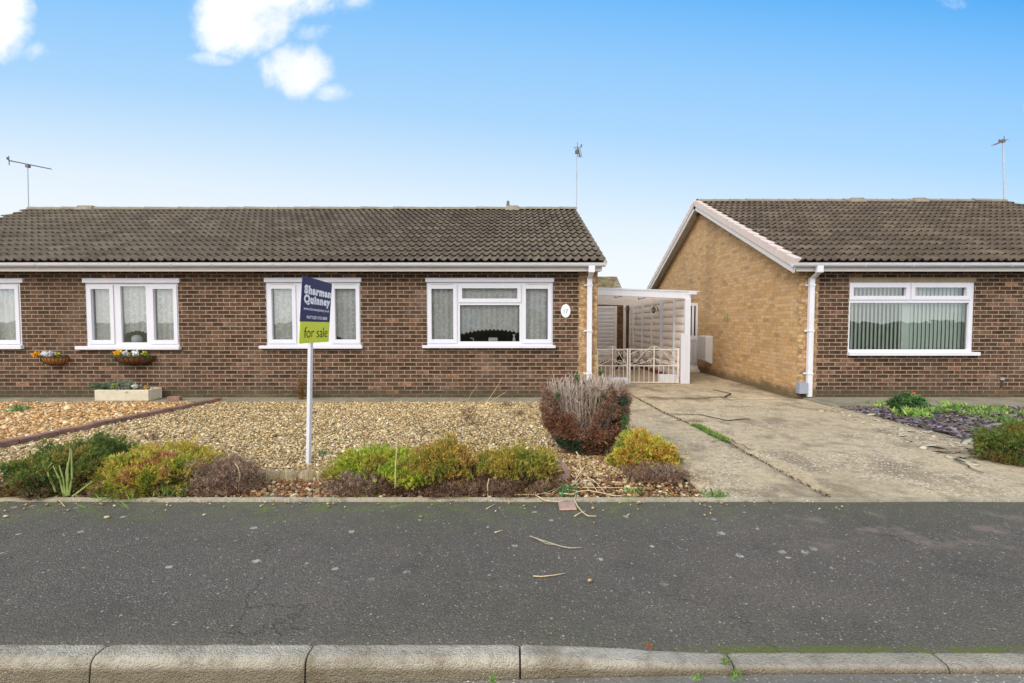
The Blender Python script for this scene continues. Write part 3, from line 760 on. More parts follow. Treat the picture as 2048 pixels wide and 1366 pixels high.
# ================================================================ walls
def win(parent, fr, panes, sill, head=None, beads=(), handle=False, label=None, headm='upvc'):
    w = thing_part = MB(); f = rect(*fr)
    hs = [rect(*p) for p in panes]
    w.plate(f, hs, YF + .012, YF + .075)
    for bd in beads:
        o = rect(bd[0] - 7.5, bd[1] + 7.5, bd[2] - 8, bd[3] + 8); i = rect(*bd)
        w.plate(o, [i], YF - .004, YF + .0115)
    wo = w.build('window', M['upvc'], parent, bevel=.004, label=label)
    for h in hs:
        MB().quad((h[0] - .01, YF + .05, h[2] - .01), (h[1] + .01, YF + .05, h[2] - .01), (h[1] + .01, YF + .05, h[3] + .01), (h[0] - .01, YF + .05, h[3] + .01)).build('pane', M['glass'], wo)
    s = rect(*sill)
    MB().box(s[0], s[1], YF - .075, YF + .01, s[2], s[3]).build('sill', M['upvc'], wo, bevel=.006)
    if head:
        h = rect(*head)
        MB().box(h[0], h[1], YF - .03, YF + .06, h[2], h[3]).build('window_head', M[headm], wo, bevel=.006)
    return wo, f
bw1 = MB()
frs = [(-148, 47, 565, 693), (167, 361, 565, 693), (528.7, 724, 563.6, 691), (850.8, 1107.8, 563.4, 691)]
hol = []
for f in frs:
    h = rect(*f); hol.append((h[0] + .02, h[1] - .02, h[2], h[3] + .02))
XP0, XP1 = P(1157, 700, YF)[0], P(1194.5, 700, YF)[0]
bw1.plate((-11.7, XP0, -.1, ZFB + .05), hol, YF, YF + .12); bw1.build('wall', M['brick'], BG1, label='dark brown brick front wall')
MB().box(XP0, XP1 - .006, YF - .006, YF + .12, -.1, ZFB + .05).build('corner_pier', M['tan_x'], BG1, label='tan brick corner pier')
def gable(X, Y0, Yr, Zr, side, m, parent, thick=.2):
    Yb = 2 * Yr - Y0; b = MB(); k = (Zr - ZE) / (Yr - YE)
    zt = ZE + (Y0 - YE) * k - .05
    pts = [(Y0, -.1), (Yb, -.1), (Yb, zt), (Yr, Zr - .05), (Y0, zt)]
    b.quad(*[(X, y, z) for y, z in (pts if side > 0 else pts[::-1])]); b.quad(*[(X - side * thick, y, z) for y, z in (pts[::-1] if side > 0 else pts)])
    b.quad((X, Yb, -.1), (X, Yb, zt), (X - side * thick, Yb, zt), (X - side * thick, Yb, -.1))
    return b.build('gable_wall', m, parent)
gable(XP1 - .002, YF - .004, YR1, ZR1, 1, M['tan_y'], BG1)
gable(XG, YF - .004, YR2, ZR2, -1, M['tan_y'], BG2)
for pr, x0, x1, Yr in ((BG1, -11.7, XP1 - .2, YR1), (BG2, XG + .2, 16, YR2)):
    b = MB(); Yb = 2 * Yr - YF
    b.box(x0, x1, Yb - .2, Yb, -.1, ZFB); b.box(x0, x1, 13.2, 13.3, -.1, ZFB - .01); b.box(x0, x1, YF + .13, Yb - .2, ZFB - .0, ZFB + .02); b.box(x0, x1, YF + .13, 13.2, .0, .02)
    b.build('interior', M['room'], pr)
bw2 = MB(); XD = P(1633, 700, YF)[0]
f = rect(1697, 1946, 564, 705)
bw2.plate((XD, 16, -.1, ZFB + .05), [(f[0] + .02, f[1] - .02, f[2], f[3] + .02)], YF, YF + .12); bw2.build('wall', M['brick'], BG2, label='dark brown brick front wall')
MB().box(XG + .004, XD, YF - .006, YF + .12, -.1, ZFB + .05).build('corner_pier', M['tan_x'], BG2)

# windows
win(BG1, (-148, 47, 565, 693), [(-95, -30, 578, 680), (-15, 33, 578, 680)], (-152, 49, 690, 698), (-150, 47, 557, 566), [(-15, 33, 578, 680)], label='window cut off by the left edge')
W2, _ = win(BG1, (167, 361, 565, 693), [(181, 222, 578, 680), (239, 293.4, 572.5, 685), (305.5, 348.5, 577.5, 680)], (156, 363, 692, 699), (166, 360, 556.5, 566), [(181, 222, 578, 680), (305.5, 348.5, 578, 680)], label='three pane window above the flower baskets')
W3, _ = win(BG1, (528.7, 724, 563.6, 691), [(542.4, 585.4, 577.5, 679), (607, 650, 577, 597), (605, 652, 610, 683), (669, 712.4, 577.5, 679)], (521, 726, 691, 697), (528.7, 723, 555.5, 564.4), [(542.4, 585.4, 577.5, 679), (669, 712.4, 577.5, 679), (607, 650, 577, 597)], label='window partly hidden by the for sale board')
W4, _ = win(BG1, (850.8, 1107.8, 563.4, 691), [(862.5, 906.7, 577.5, 678.5), (924, 1034.6, 576.5, 597), (919.6, 1039, 610, 683), (1051.7, 1095.7, 577.5, 678.5)], (845.6, 1110.8, 690.5, 696), (850.8, 1107.8, 555.8, 564.2), [(862.5, 906.7, 577.5, 678.5), (1051.7, 1095.7, 577.5, 678.5), (924, 1034.6, 576.5, 597)], label='widest window, nearest the carport')
W5, _ = win(BG2, (1697, 1946, 564, 705), [(1707.3, 1812.3, 575, 591.6), (1830.7, 1933, 575, 591.6), (1701.5, 1936, 605.5, 699)], (1694, 1954, 704, 711), None, [(1707.3, 1812.3, 575, 591.6), (1830.7, 1933, 575, 591.6)])
h = rect(1698, 1951, 555, 564)
MB().box(h[0], h[1], YF - .012, YF + .1, h[2], h[3]).build('lintel', M['lintel'], BG2)
# trickle vents
b = MB()
for a0, a1, py in ((862, 905, 567.8), (1053, 1097, 567.8), (541, 585, 568), (668, 712, 568)):
    r_ = rect(a0, a1, py - .9, py + .9); MB().box(r_[0], r_[1], YF - .002, YF + .011, r_[2], r_[3]).build('trickle_vent', M['fascia'], W4 if a0 > 800 else W3)

# ---- curtains
def curtain(px0, px1, py0, fbot, label, Yc=YF + .125, wav=.017, freq=48):
    x0, z1 = P(px0, py0, Yc); x1, _ = P(px1, py0, Yc); n = int((x1 - x0) / .012); V = []; F_ = []
    for i in range(n + 1):
        x = x0 + (x1 - x0) * i / n; px = px0 + (px1 - px0) * i / n
        zb = PZ(fbot(px), Yc)
        for k in range(5):
            z = z1 + (zb - z1) * k / 4
            V.append((x, Yc + wav * math.sin(x * freq + .6 * math.sin(x * 9)) * (.5 + .5 * k / 4), z))
    for i in range(n):
        for k in range(4): q = i * 5 + k; F_.append((q, q + 5, q + 6, q + 1))
    o = np_mesh('net_curtain', V, F_, M['lace'], smooth=True); tag(o, label, 'curtain', 'net curtains inside the front windows')
sca = lambda px, a=4, w=9: a * abs(math.sin(px / w * math.pi))
arch = lambda px, c, h_, w_, top, low: top + (low - top) * min(1, abs((px - c) / w_)) ** 2
curtain(-140, 42, 566, lambda px: 686, 'white net curtain in the window cut by the left edge')
curtain(172, 356, 566, lambda px: (672 - sca(px) if 238 < px < 296 else 690) if not 238 < px < 296 else min(690, arch(px, 272, 0, 34, 664, 676) - sca(px, 3, 8)), 'white net curtain with scalloped arch behind the window with flower baskets below')
curtain(534, 718, 566, lambda px: 690 - max(0, 14 - abs(px - 590)) * .9 - max(0, 26 - abs(px - 672)) * .7 - sca(px, 2, 9), 'white net curtain behind the for sale board window')
curtain(856, 1103, 566, lambda px: (arch(px, 985, 0, 62, 659, 668) + 3 - sca(px, 4, 8)) if 915 < px < 1043 else 686, 'white lace net curtain with scalloped hem in the widest window')
# bright head-side drape in wide window and things on the sills
def lathe(name, x, y, z, prof, m, label, cat, parent=None, n=16):
    V = []; F_ = []
    for r_, h_ in prof:
        for k in range(n): a = 2 * math.pi * k / n; V.append((x + r_ * math.cos(a), y + r_ * math.sin(a), z + h_))
    for i in range(len(prof) - 1):
        for k in range(n): F_.append((i * n + k, i * n + (k + 1) % n, (i + 1) * n + (k + 1) % n, (i + 1) * n + k))
    o = np_mesh(name, V, F_, M[m], parent=parent, smooth=True)
    if cat: tag(o, label, cat)
    return o
zs = PZ(684, YF + .14)
MB().box(-11.6, XP1 - .25, YF + .121, YF + .36, zs - .04, zs).build('window_board', M['whitep'], BG1)
x, _ = P(274, 680, YF + .14); lathe('ornament', x, YF + .15, zs, [(.0, .0), (.085, .0), (.095, .04), (.09, .09), (.06, .125), (0, .14)], 'china', 'round pale ornament on the sill of the flower basket window', 'ornament')
x, _ = P(986, 680, YF + .14)
o = MB().box(x - .09, x + .09, YF + .125, YF + .2, zs, zs + .085).build('ornament_box', M['china'], bevel=.02); tag(o, 'white oblong ornament midway along the sill of the widest window', 'ornament')
x, _ = P(1028, 680, YF + .14); lathe('vase', x, YF + .16, zs, [(0, 0), (.03, 0), (.035, .03), (.02, .08), (.014, .11), (.03, .14), (.034, .145)], 'china', 'slim white vase at the right of the widest window sill', 'vase')
x, _ = P(948, 680, YF + .14)
o = MB().box(x - .02, x - .006, YF + .13, YF + .19, zs, zs + .08).box(x - .075, x - .006, YF + .13, YF + .19, zs + .068, zs + .08).build('picture_frame', M['china'], bevel=.003); tag(o, 'small pale photo frame left of centre on the widest window sill', 'photo frame')
x, _ = P(577, 682, YF + .18); o = MB().box(x - .09, x + .09, YF + .14, YF + .22, zs, zs + .12).build('cushion', M['red'], bevel=.04); tag(o, 'red cushion inside the window left of the for sale board', 'cushion')
# dark doorway panel seen through the wide window, dark sofa back
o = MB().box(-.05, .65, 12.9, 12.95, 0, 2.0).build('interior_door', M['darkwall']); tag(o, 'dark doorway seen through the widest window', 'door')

# ---- vertical blind in the right window
b = MB(); x0, z1 = P(1702, 572, YF + .16); x1, z0 = P(1945, 700, YF + .16); n = 31
for i in range(n):
    x = x0 + (x1 - x0) * (i + .5) / n; w = .044; a = R(-33 if i < 14 else -20)
    if i in (13, 14): a = R(-2)
    c_, s_ = math.cos(a) * w, math.sin(a) * w
    b.quad((x - c_, YF + .16 + s_, z0), (x + c_, YF + .16 - s_, z0), (x + c_, YF + .16 - s_, z1), (x - c_, YF + .16 + s_, z1))
b.box(x0, x1, YF + .13, YF + .19, z1, z1 + .04)
o = b.build('vertical_blind', M['blind']); tag(o, 'pale green vertical blind behind the right bungalow window', 'blind')

# ---- fascia, gutter, soffit
def eaves(parent, x0, x1, xg0, xg1, seams):
    MB().box(x0, x1, 9.15, 9.17, ZFB, ZFT + .06).build('fascia', M['fascia'], parent)
    MB().box(x0, x1, 9.171, YF + .02, ZFB + .012, ZFB + .03).build('soffit', M['soffit'], parent)
    V = []; F_ = []; prof = [(9.148, ZG - .012)] + [(9.09 - .055 * math.cos(a) * -1 * -1, ZG - .012 - .058 * math.sin(a)) for a in [R(k) for k in range(180, -1, -20)]]
    prof = [(9.093 + .055 * math.cos(a), ZG - .008 - .06 * math.sin(a)) for a in [R(k) for k in range(0, 181, 18)]]
    prof += [(9.031, ZG + .0)]
    pin = [(9.093 + .049 * math.cos(a), ZG - .002 - .053 * math.sin(a)) for a in [R(k) for k in range(180, -1, -18)]]
    pr = prof + pin
    for x in (xg0, xg1):
        for y, z in pr: V.append((x, y, z))
    m_ = len(pr)
    for k in range(m_): F_.append((k, (k + 1) % m_, m_ + (k + 1) % m_, m_ + k))
    g = np_mesh('gutter', V, F_, M['gutter'], parent=parent, smooth=False)
    b = MB(); bs = []
    for e in (xg0, xg1):
        c = [(e, 9.093 + .057 * math.cos(R(k)), ZG - .008 - .062 * math.sin(R(k))) for k in range(0, 181, 18)]; MB().quad(*c).build('gutter_end', M['gutter'], g)
    for px in seams:
        x, _ = P(px, 529, 9.03)
        bb = MB()
        for s_ in (-.02, .02): bb.tube([(x + s_ * .3, 9.093 + .062 * math.cos(R(k)), ZG - .006 - .066 * math.sin(R(k))) for k in range(0, 181, 22)], .006, 4)
        bb.box(x - .008, x + .008, 9.1, 9.14, ZG - .075, ZG - .06); bb.build('gutter_bracket', M['gutter'], g)
eaves(BG1, -11.85, P(1204, 538, 9.15)[0], -11.9, P(1212, 529, 9.03)[0], [67, 156, 254, 338, 421, 543, 656, 733, 757, 860, 957, 1071])
eaves(BG2, P(1592, 538, 9.15)[0], 16, P(1589, 529, 9.03)[0], 16, [1735, 1832, 1930, 2030])
def downpipe(px_t, px_b, py_b, parent, Y=YF - .06):
    xt, _ = P(px_t, 600, Y); b = MB()
    w = .046
    zb = 0.03
    b.box(xt - w, xt + w, Y - .04, Y + .045, zb, ZFB - .1)
    b.box(xt - w - .012, xt + w + .012, 9.05, 9.14, ZFB - .03, ZG - .045)
    x2 = xt + .0
    b.hexa([(xt - w, Y - .04, ZFB - .12), (xt + w, Y - .04, ZFB - .12), (xt + w, Y + .04, ZFB - .12), (xt - w, Y + .04, ZFB - .12),
            (x2 - w, 9.06, ZFB - .02), (x2 + w, 9.06, ZFB - .02), (x2 + w, 9.13, ZFB - .02), (x2 - w, 9.13, ZFB - .02)])
    d = b.build('downpipe', M['gutter'], parent, bevel=.012)
    for z in (.45, 1.25, 2.1):
        c = MB(); c.box(xt - w - .012, xt + w + .006, Y - .048, Y + .06, z, z + .035); c.box(xt - w - .05, xt - w - .011, Y + .02, Y + .05, z, z + .03)
        c.build('pipe_clip', M['gutter'], d, bevel=.004)
downpipe(1179, 1172, 768, BG1); downpipe(1622.5, 1620, 800, BG2)

# ---- verges
def verge_caps(rows, Yr, Zr, X, parent):
    for sgn in (1, -1):
        L = math.hypot(Yr - YE, Zr - ZE); dy, dz = (Yr - YE) / L, (Zr - ZE) / L; g = L / rows; b = MB()
        for r in range(rows):
            s0, s1 = r * g - .01, (r + 1) * g - .004
            lift0, lift1 = .075, .045
            def q(s, h, x):
                y = YE + dy * s - dz * h; z = ZE + dz * s + dy * h
                if sgn < 0: y = 2 * Yr - y
                return (x, y, z)
            b.hexa([q(s0, -.1, X - .03), q(s0, -.1, X + .0), q(s1, -.1, X + .0), q(s1, -.1, X - .03), q(s0, lift0, X - .03), q(s0, lift0, X + .1), q(s1, lift1, X + .1), q(s1, lift1, X - .03)])
        b.build('verge_caps', M['verge'], parent, bevel=.008)
        # barge board below
        c = MB(); a = [q(0, -.26 + .02, X + .02), q(L, -.24, X + .02)]
        c.hexa([q(-.02, -.2, X - .01), q(-.02, -.2, X + .02), q(L, -.2, X + .02), q(L, -.2, X - .01), q(-.02, -.08, X - .01), q(-.02, -.08, X + .02), q(L, -.08, X + .02), q(L, -.08, X - .01)])
        c.build('bargeboard', M['fascia'], parent)
        s = MB()
        s.hexa([q(-.02, -.09, X + .021), q(-.02, -.09, XG + .01), q(L, -.09, XG + .01), q(L, -.09, X + .021), q(-.02, -.07, X + .021), q(-.02, -.07, XG + .01), q(L, -.07, XG + .01), q(L, -.07, X + .021)])
        s.build('verge_soffit', M['fascia'], parent)
verge_caps(16, YR2, ZR2, XV2, BG2)
b = MB(); L = math.hypot(YR1 - YE, ZR1 - ZE); dy, dz = (YR1 - YE) / L, (ZR1 - ZE) / L
for r in range(14):
    s0, s1 = r * L / 14, (r + 1) * L / 14
    for sA, h0, h1 in ((s0, -.045, .02),):
        pA = lambda s, h: (YE + dy * s - dz * h, ZE + dz * s + dy * h)
        a0, a1, a2, a3 = pA(s0 - .02, -.05), pA(s1, -.05), pA(s1, -.002), pA(s0 - .02, .018)
        b.hexa([(XL_R - .05, *a0), (XL_R + .0, *a0), (XL_R + .0, *a1), (XL_R - .05, *a1), (XL_R - .05, *a3), (XL_R + .012, *a3), (XL_R + .012, *a2), (XL_R - .05, *a2)])
b.build('verge_mortar', M['mortar'], BG1)
# ================================================================ TV aerials
def aerial(label, base, top, boom, els, r=.018, dark=True):
    bx, by, bz = base; t = thing('tv_aerial', label, 'TV aerial', base)
    MB().tube([base, top], r, 8).build('mast', M['alu'], t)
    b = MB(); b.tube(boom, .012, 6); a, c = Vector(boom[0]), Vector(boom[-1]); b.build('boom', M['aludark' if dark else 'alu'], t)
    d = (c - a).normalized(); side = d.cross(Vector((0, 0, 1))).normalized(); e = MB()
    for k in range(els):
        p = a + (c - a) * (k / max(1, els - 1)); w = .07 if k > 1 else .1
        e.tube([p - side * w, p + side * w], .006, 4)
    up = Vector((0, 0, 1)); e.tube([a - up * .12, a + up * .12], .01, 4); e.tube([a + side * .1, a + side * .1 + up * .06], .02, 6)
    e.build('elements', M['aludark'], t)
    m = MB(); tv = Vector(top); m.box(tv.x - .04, tv.x + .04, tv.y - .03, tv.y + .05, tv.z - .05, tv.z + .03); m.build('clamp', M['aludark'], t)
q = lambda px, py, Y: (P(px, py, Y)[0], Y, P(px, py, Y)[1])
aerial('long low TV aerial on mast at the left end of the left roof', q(57, 418, YR1), q(55, 331, YR1), [q(18, 321, YR1 - .1), q(102, 338, YR1 + .3)], 12, .014)
aerial('TV aerial seen end on, thin mast at the right end of the left roof', q(1153, 417, YR1), q(1153.5, 303, YR1), [q(1155, 294, YR1 - .4), q(1160, 314, YR1 + .9)], 12, .012)
aerial('TV aerial with short arm on a tall pale mast at the far right', q(2008.5, 403, YR2), q(2006.5, 281, YR2), [q(2008, 281, YR2), q(1988, 290, YR2 - .3)], 8, .022)

# ================================================================ carport
YC = 11.6; XC0 = XP1 + .002; XC1 = P(1379, 700, YC)[0]
CP = thing('carport', 'white painted lean-to carport between the two bungalows', 'carport', (2.8, YC, 0))
zl, zr_ = PZ(575.5, YC), PZ(583, YC); zlb, zrb = PZ(588.5, YC), PZ(598, YC)
b = MB(); b.hexa([(XC0, YC - .02, zlb), (XC1, YC - .02, zrb), (XC1, YC + .03, zrb), (XC0, YC + .03, zlb), (XC0, YC - .02, zl), (XC1, YC - .02, zr_), (XC1, YC + .03, zr_), (XC0, YC + .03, zl)])
b.build('front_beam', M['whitep'], CP, bevel=.006)
ZB = 1.99; YG = 17.2
b = MB(); b.hexa([(XC0, YC - .06, zl + .0), (XC1 + .2, YC - .06, zr_ - .01), (XC1 + .2, YG + .1, ZB), (XC0, YG + .1, ZB + .1), (XC0, YC - .06, zl + .02), (XC1 + .2, YC - .06, zr_ + .01), (XC1 + .2, YG + .1, ZB + .02), (XC0, YG + .1, ZB + .12)])
b.build('roof_sheet', M['poly'], CP)
b = MB()
for k in range(1, 4):
    y = YC + (YG - YC) * k / 4; f_ = k / 4; zz = (zl * (1 - f_) + (ZB + .1) * f_); z2 = zr_ * (1 - f_) + ZB * f_
    b = MB(); b.hexa([(XC0, y, zz - .11), (XC1 + .1, y, z2 - .11), (XC1 + .1, y + .05, z2 - .11), (XC0, y + .05, zz - .11), (XC0, y, zz - .012), (XC1 + .1, y, z2 - .012), (XC1 + .1, y + .05, z2 - .012), (XC0, y + .05, zz - .012)])
    b.build('purlin', M['cream'], CP)
b = MB()
for px, py in ((1227, 593), (1274, 596.5)):
    x, z = P(px, py, YC + .2); b.tube([(x, YC + .05, z), (x + .02, YC + .12, z - .03), (x + .3, YC + .6, z + .03)], .012, 5)
b.build('roof_clip', M['aludark'], CP)
xa, _ = P(1368, 700, YC)
MB().box(xa, XC1, YC - .05, YC + .06, -.01, zrb + .01).build('post', M['whitep'], CP, bevel=.005)
xb, _ = P(1360.5, 700, YC); zz = PZ(668, YC)
MB().box(xb, xa + .04, YC - .062, YC + .03, -.01, zz).build('post_casing', M['whitep'], CP, bevel=.005)
# end gutter of the carport roof
x, z = P(1372, 585, YC)
MB().box(x + .05, x + .24, YC - .04, YC + .6, zr_ - .075, zr_ - .012).build('carport_gutter', M['whitep'], CP, bevel=.01)

# panel wall with clapboard relief, built as one slatted surface between posts
PW = thing('panel_wall', 'cream concrete panel wall with ribbed boards along the carport side', 'wall', (4.05, 14.5, 0))
XW = 4.07
posts = [YC + .08] + [XP(px, 650, XW - .06)[0] for px in (1346.5, 1322, 1302, 1283, 1265.5)] + [17.1]
for i in range(len(posts) - 1):
    y0, y1 = posts[i] + .06, posts[i + 1]; V = []; F_ = []; nb = 11; H = 2.12 - .02 * i
    for k in range(nb):
        z0, z1 = .05 + (H - .05) * k / nb, .05 + (H - .05) * (k + 1) / nb
        for z, o_ in ((z0, .0), (z0 + .02, .015), (z0 + .1, .011), (z1 - .012, .002), (z1, 0)):
            V += [(XW - o_, y0, z), (XW - o_, y1, z)]
    n = len(V) // 2
    for k in range(n - 1): F_.append((2 * k, 2 * k + 1, 2 * k + 3, 2 * k + 2))
    V += [(XW + .04, y0, .05), (XW + .04, y1, .05), (XW + .04, y0, H), (XW + .04, y1, H)]
    F_.append((2 * n, 2 * n + 2, 2 * n + 3, 2 * n + 1)); F_.append((2 * n - 2, 2 * n - 1, 2 * n + 3, 2 * n + 2))
    np_mesh('panel', V, F_, M['cream'], parent=PW)
    y = posts[i + 1]; w = .1
    MB().box(XW - (.09 if i == 1 else .06), XW + .05, y - .0, y + w * .6, 0, H + .01).build('post', M['whitep' if i in (0, 1) else 'cream'], PW, bevel=.008)
MB().box(XW - .12, XW - .0, YC + .3, 17.1, -.01, .09).build('base_kerb', M['redkerb'], PW, label='red brown painted kerb at the foot of the wall')

# garage at the back
GA = thing('garage', 'garage with cream ribbed door at the back of the carport', 'garage', (2.8, YG, 0))
xd0, xd1 = XC0 + .03, P(1229, 650, YG)[0]; zt = PZ(617, YG)
V = []; F_ = []; nb = 14; z0 = .09
for k in range(nb):
    a, c = z0 + (zt - z0) * k / nb, z0 + (zt - z0) * (k + 1) / nb
    for z, o_ in ((a, 0), (a + .01, .006), (c - .01, .006), (c, 0)): V += [(xd0, YG - o_, z), (xd1, YG - o_, z)]
for k in range(len(V) // 2 - 1): F_.append((2 * k, 2 * k + 1, 2 * k + 3, 2 * k + 2))
np_mesh('garage_door', V, F_, plain('garage_door_paint', '#e2d8d0', .5, .06, 3, dirt='#cdc0b4'), parent=GA)
b = MB(); xe, _ = P(1233.5, 650, YG); b.box(xd1, xe, YG - .03, YG + .02, 0, zt + .08); b.box(xd0, xd1, YG - .03, YG + .02, zt, zt + .08); b.build('door_frame', M['cream'], GA)
x2, _ = P(1246, 650, YG); MB().box(xe, XW - .02, YG, YG + .3, 0, 2.0).build('brick_pier', M['brown_y'], GA)
MB().box(x2, x2 + .09, YG - .06, YG - .005, 0, 2.0).build('corner_board', M['cream'], GA)
MB().box(XC0, XW + .05, YG + .02, YG + 5, -.05, 2.05).build('garage_shell', M['brown_y'], GA)
MB().box(xd0, xd1, YG - .02, YG + .01, 0, .088).build('threshold', M['edgebrick'], GA)

# gates
def spiral(cx, cz, r, a0, turns, sgn, Y, n=16):
    return [(cx + r * (1 - .75 * k / n) * math.cos(a0 + sgn * turns * 2 * math.pi * k / n), Y, cz + r * (1 - .75 * k / n) * math.sin(a0 + sgn * turns * 2 * math.pi * k / n)) for k in range(n + 1)]
def gate(px0, px1, label, flip):
    Y = YC - .02; x0, x1 = PX(px0, Y), PX(px1, Y); zt, zm, zb = PZ(698.6, Y), PZ(731.5, Y), PZ(764.5, Y)
    g = thing('metal_gate', label, 'gate', ((x0 + x1) / 2, Y, 0), 'pair of carport gates')
    b = MB()
    for x in (x0 + .01, x1 - .01): b.box(x - .018, x + .018, Y - .012, Y + .012, zb - .02, zt + .02)
    for z in (zt, zm, zb): b.box(x0, x1, Y - .009, Y + .009, z - .009, z + .009)
    xm = (x0 + x1) / 2 if not flip else x0 + (x1 - x0) * .5
    b.box(xm - .012, xm + .012, Y - .011, Y + .011, zb, zt + .055)
    b.build('gate_frame', M['gate'], g)
    b = MB(); n = max(4, round((x1 - x0) / .11))
    for k in range(1, n): x = x0 + (x1 - x0) * k / n; b.tube([(x, Y, zb), (x, Y, zm)], .0075, 6)
    b.build('bars', M['gate'], g)
    b = MB(); w = (x1 - x0) / 2; hh = zt - zm
    for side in (0, 1):
        bx = x0 + w * side; s_ = 1 if side == 0 else -1; ex = x0 + w * (1 - side) if False else bx
        c0 = bx + w * .5
        # long S sweeping to the hump over the middle stile
        pts = [(xm - s_ * w * (1 - t), Y, zm + hh * (.12 + 1.05 * (.5 - .5 * math.cos(math.pi * t)))) for t in [k / 14 for k in range(15)]]
        b.tube(pts, .0065, 5)
        pts = [(xm - s_ * w * (.95 - .85 * t), Y, zm + hh * (.55 + .5 * math.sin(math.pi * (t * .6 + .1)) - .15 * t)) for t in [k / 12 for k in range(13)]]
        b.tube(pts, .006, 5)
        for fx, fz, r_, a0, sg in ((.2, .72, .055, 0, 1), (.48, .78, .05, 2, -1), (.75, .7, .06, 1, 1), (.25, .3, .055, 3, -1), (.52, .26, .05, 0, 1), (.8, .3, .055, 2, -1)):
            b.tube(spiral(xm - s_ * w * (1 - fx), zm + hh * fz, r_, a0, 1.4, sg * s_, Y), .0055, 4)
        b.tube([(xm - s_ * w * (1 - t), Y, zm + hh * (.05 + .42 * t * t)) for t in [k / 8 for k in range(9)]], .006, 5)
    b.build('scrollwork', M['gate'], g)
gate(1194.5, 1256.5, 'left leaf of the cream wrought iron carport gates, nearest the house', False)
gate(1259.5, 1358, 'right leaf of the cream wrought iron carport gates, next to the white post', True)
def blk(px0, px1, py0, py1, Y, d, label):
    x0, z1 = P(px0, py0, Y); x1, z0 = P(px1, py1, Y)
    o = MB().box(x0, x1, Y - d / 2, Y + d / 2, max(z0, -.01), z1).build('white_block', M['whitep'], bevel=.015); tag(o, label, 'block', 'white painted blocks by the gates')
blk(1205, 1255, 755.5, 768, 11.35, .2, 'white painted coping block before the left gate, behind the dead conifer')
blk(1315.5, 1351.5, 748.5, 765, 11.75, .2, 'white painted block behind the right gate')

# table in carport
YT = 15.0; xt, zt = P(1249, 699, YT)
T = thing('garden_table', 'ornate dark cast iron garden table behind the gates', 'table', (xt, YT, 0))
lathe('table_top', xt, YT, zt - .02, [(0, 0), (.33, 0), (.335, .012), (.33, .022), (0, .022)], 'dryg', None, None, T)
for k in range(4):
    a = k * math.pi / 2 + .5; b = MB(); c_, s_ = math.cos(a), math.sin(a)
    b.tube([(xt + c_ * r_, YT + s_ * r_, z_) for r_, z_ in ((.29, zt - .03), (.16, zt - .12), (.1, zt * .6), (.14, zt * .35), (.25, .12), (.33, 0))], .022, 6)
    for r_, z_ in ((.22, zt - .13), (.2, .3)):
        b.tube([(xt + c_ * (r_ + .06 * math.cos(t)), YT + s_ * (r_ + .06 * math.cos(t)), z_ + .06 * math.sin(t)) for t in [j * .6 for j in range(10)]], .012, 5)
    b.build('leg', M['iron'], T)

# lanterns
def lantern(px, py, X, s, label):
    y, z = XP(px, py, X); t = thing('wall_lantern', label, 'lantern', (X, y, z), 'lanterns on the carport wall')
    b = MB()
    for k in range(6):
        a = k * math.pi / 3; b.tube([(X + s * .5 * math.cos(a), y + s * .5 * math.sin(a), z + s * .6), (X + s * .33 * math.cos(a), y + s * .33 * math.sin(a), z - s * .55)], s * .09, 4)
    b.tube([(X, y, z + s * .55), (X, y, z + s * 1.0)], s * .5, 6, r1=s * .1); b.tube([(X, y, z - s * .75), (X, y, z - s * .5)], s * .15, 6, r1=s * .38)
    b.tube([(X, y, z + s), (X + s * .3, y, z + s * 1.25), (X + s * 1.1, y, z + s * .9), (X + s * 1.15, y, z - s * .2)], s * .09, 5)
    b.build('lantern_frame', M['iron'], t)
    MB().tube([(X, y, z - s * .5), (X, y, z + s * .5)], s * .27, 6, r1=s * .42).build('lantern_glass', M['lampglass'], t)
lantern(1253.5, 619, XW - .16, .085, 'small dark wall lantern at the far end of the carport wall')
lantern(1307, 621, XW - .16, .105, 'larger brown wall lantern on the nearer half of the carport wall')
y, z = XP(1272, 640, XW - .06); b = MB()
b.tube([(XW - .06, y + .09 * math.cos(t) * (1 - t / 14), z + .14 * math.sin(t)) for t in [k * .5 for k in range(13)]], .006, 4)
b.tube([(XW - .06, y - .09, z + .2), (XW - .06, y - .06, z), (XW - .06, y - .09, z - .12)], .006, 4)
o = b.build('wire_ornament', M['dryg']); tag(o, 'thin curled wire ornament between the two wall lanterns', 'ornament')

# ================================================================ side door, meter boxes, hook on the gable
YS = 14.42; SD = thing('side_door', 'white half glazed side door in the gap beside the gable', 'door', (4.8, YS, 0))
x0 = XW + .1; x1 = XG - .01; zt = PZ(606, YS)
xm = P(1386, 640, YS)[0]
b = MB(); b.plate((x0, x1, .02, zt), [(x0 + .05, xm - .03, 1.02, zt - .08), (xm + .03, x1 - .06, 1.02, zt - .08)], YS, YS + .05); b.build('door_frame', M['upvc'], SD)
for a, c in ((x0 + .05, xm - .03), (xm + .03, x1 - .06)): MB().box(a, c, YS + .02, YS + .03, 1.02, zt - .08).build('pane', plain('dark_glass', '#1c222c', .1, .02, 1, .6) , SD)
b = MB(); za, zb_ = .28, .88
for k in range(3): b.box(x0 + .9 + k * .12, x0 + .95 + k * .12, YS - .02, YS - .001, za, zb_)
b.box(x0 + .85, x1 - .05, YS - .025, YS - .001, zb_, zb_ + .06); b.box(x0 + .85, x1 - .05, YS - .025, YS - .001, za - .05, za)
b.build('door_panel', M['fascia'], SD)
for k in range(2): MB().box(x0 + .6, x1 - .02, YS - .14 - .12 * (1 - k), YS - .03, -.01, .07 + .09 * k).build('step', M['cream'], SD)
ya = XP(1411, 700, XG - .2)[0]; yb = XP(1394, 700, XG - .2)[0]
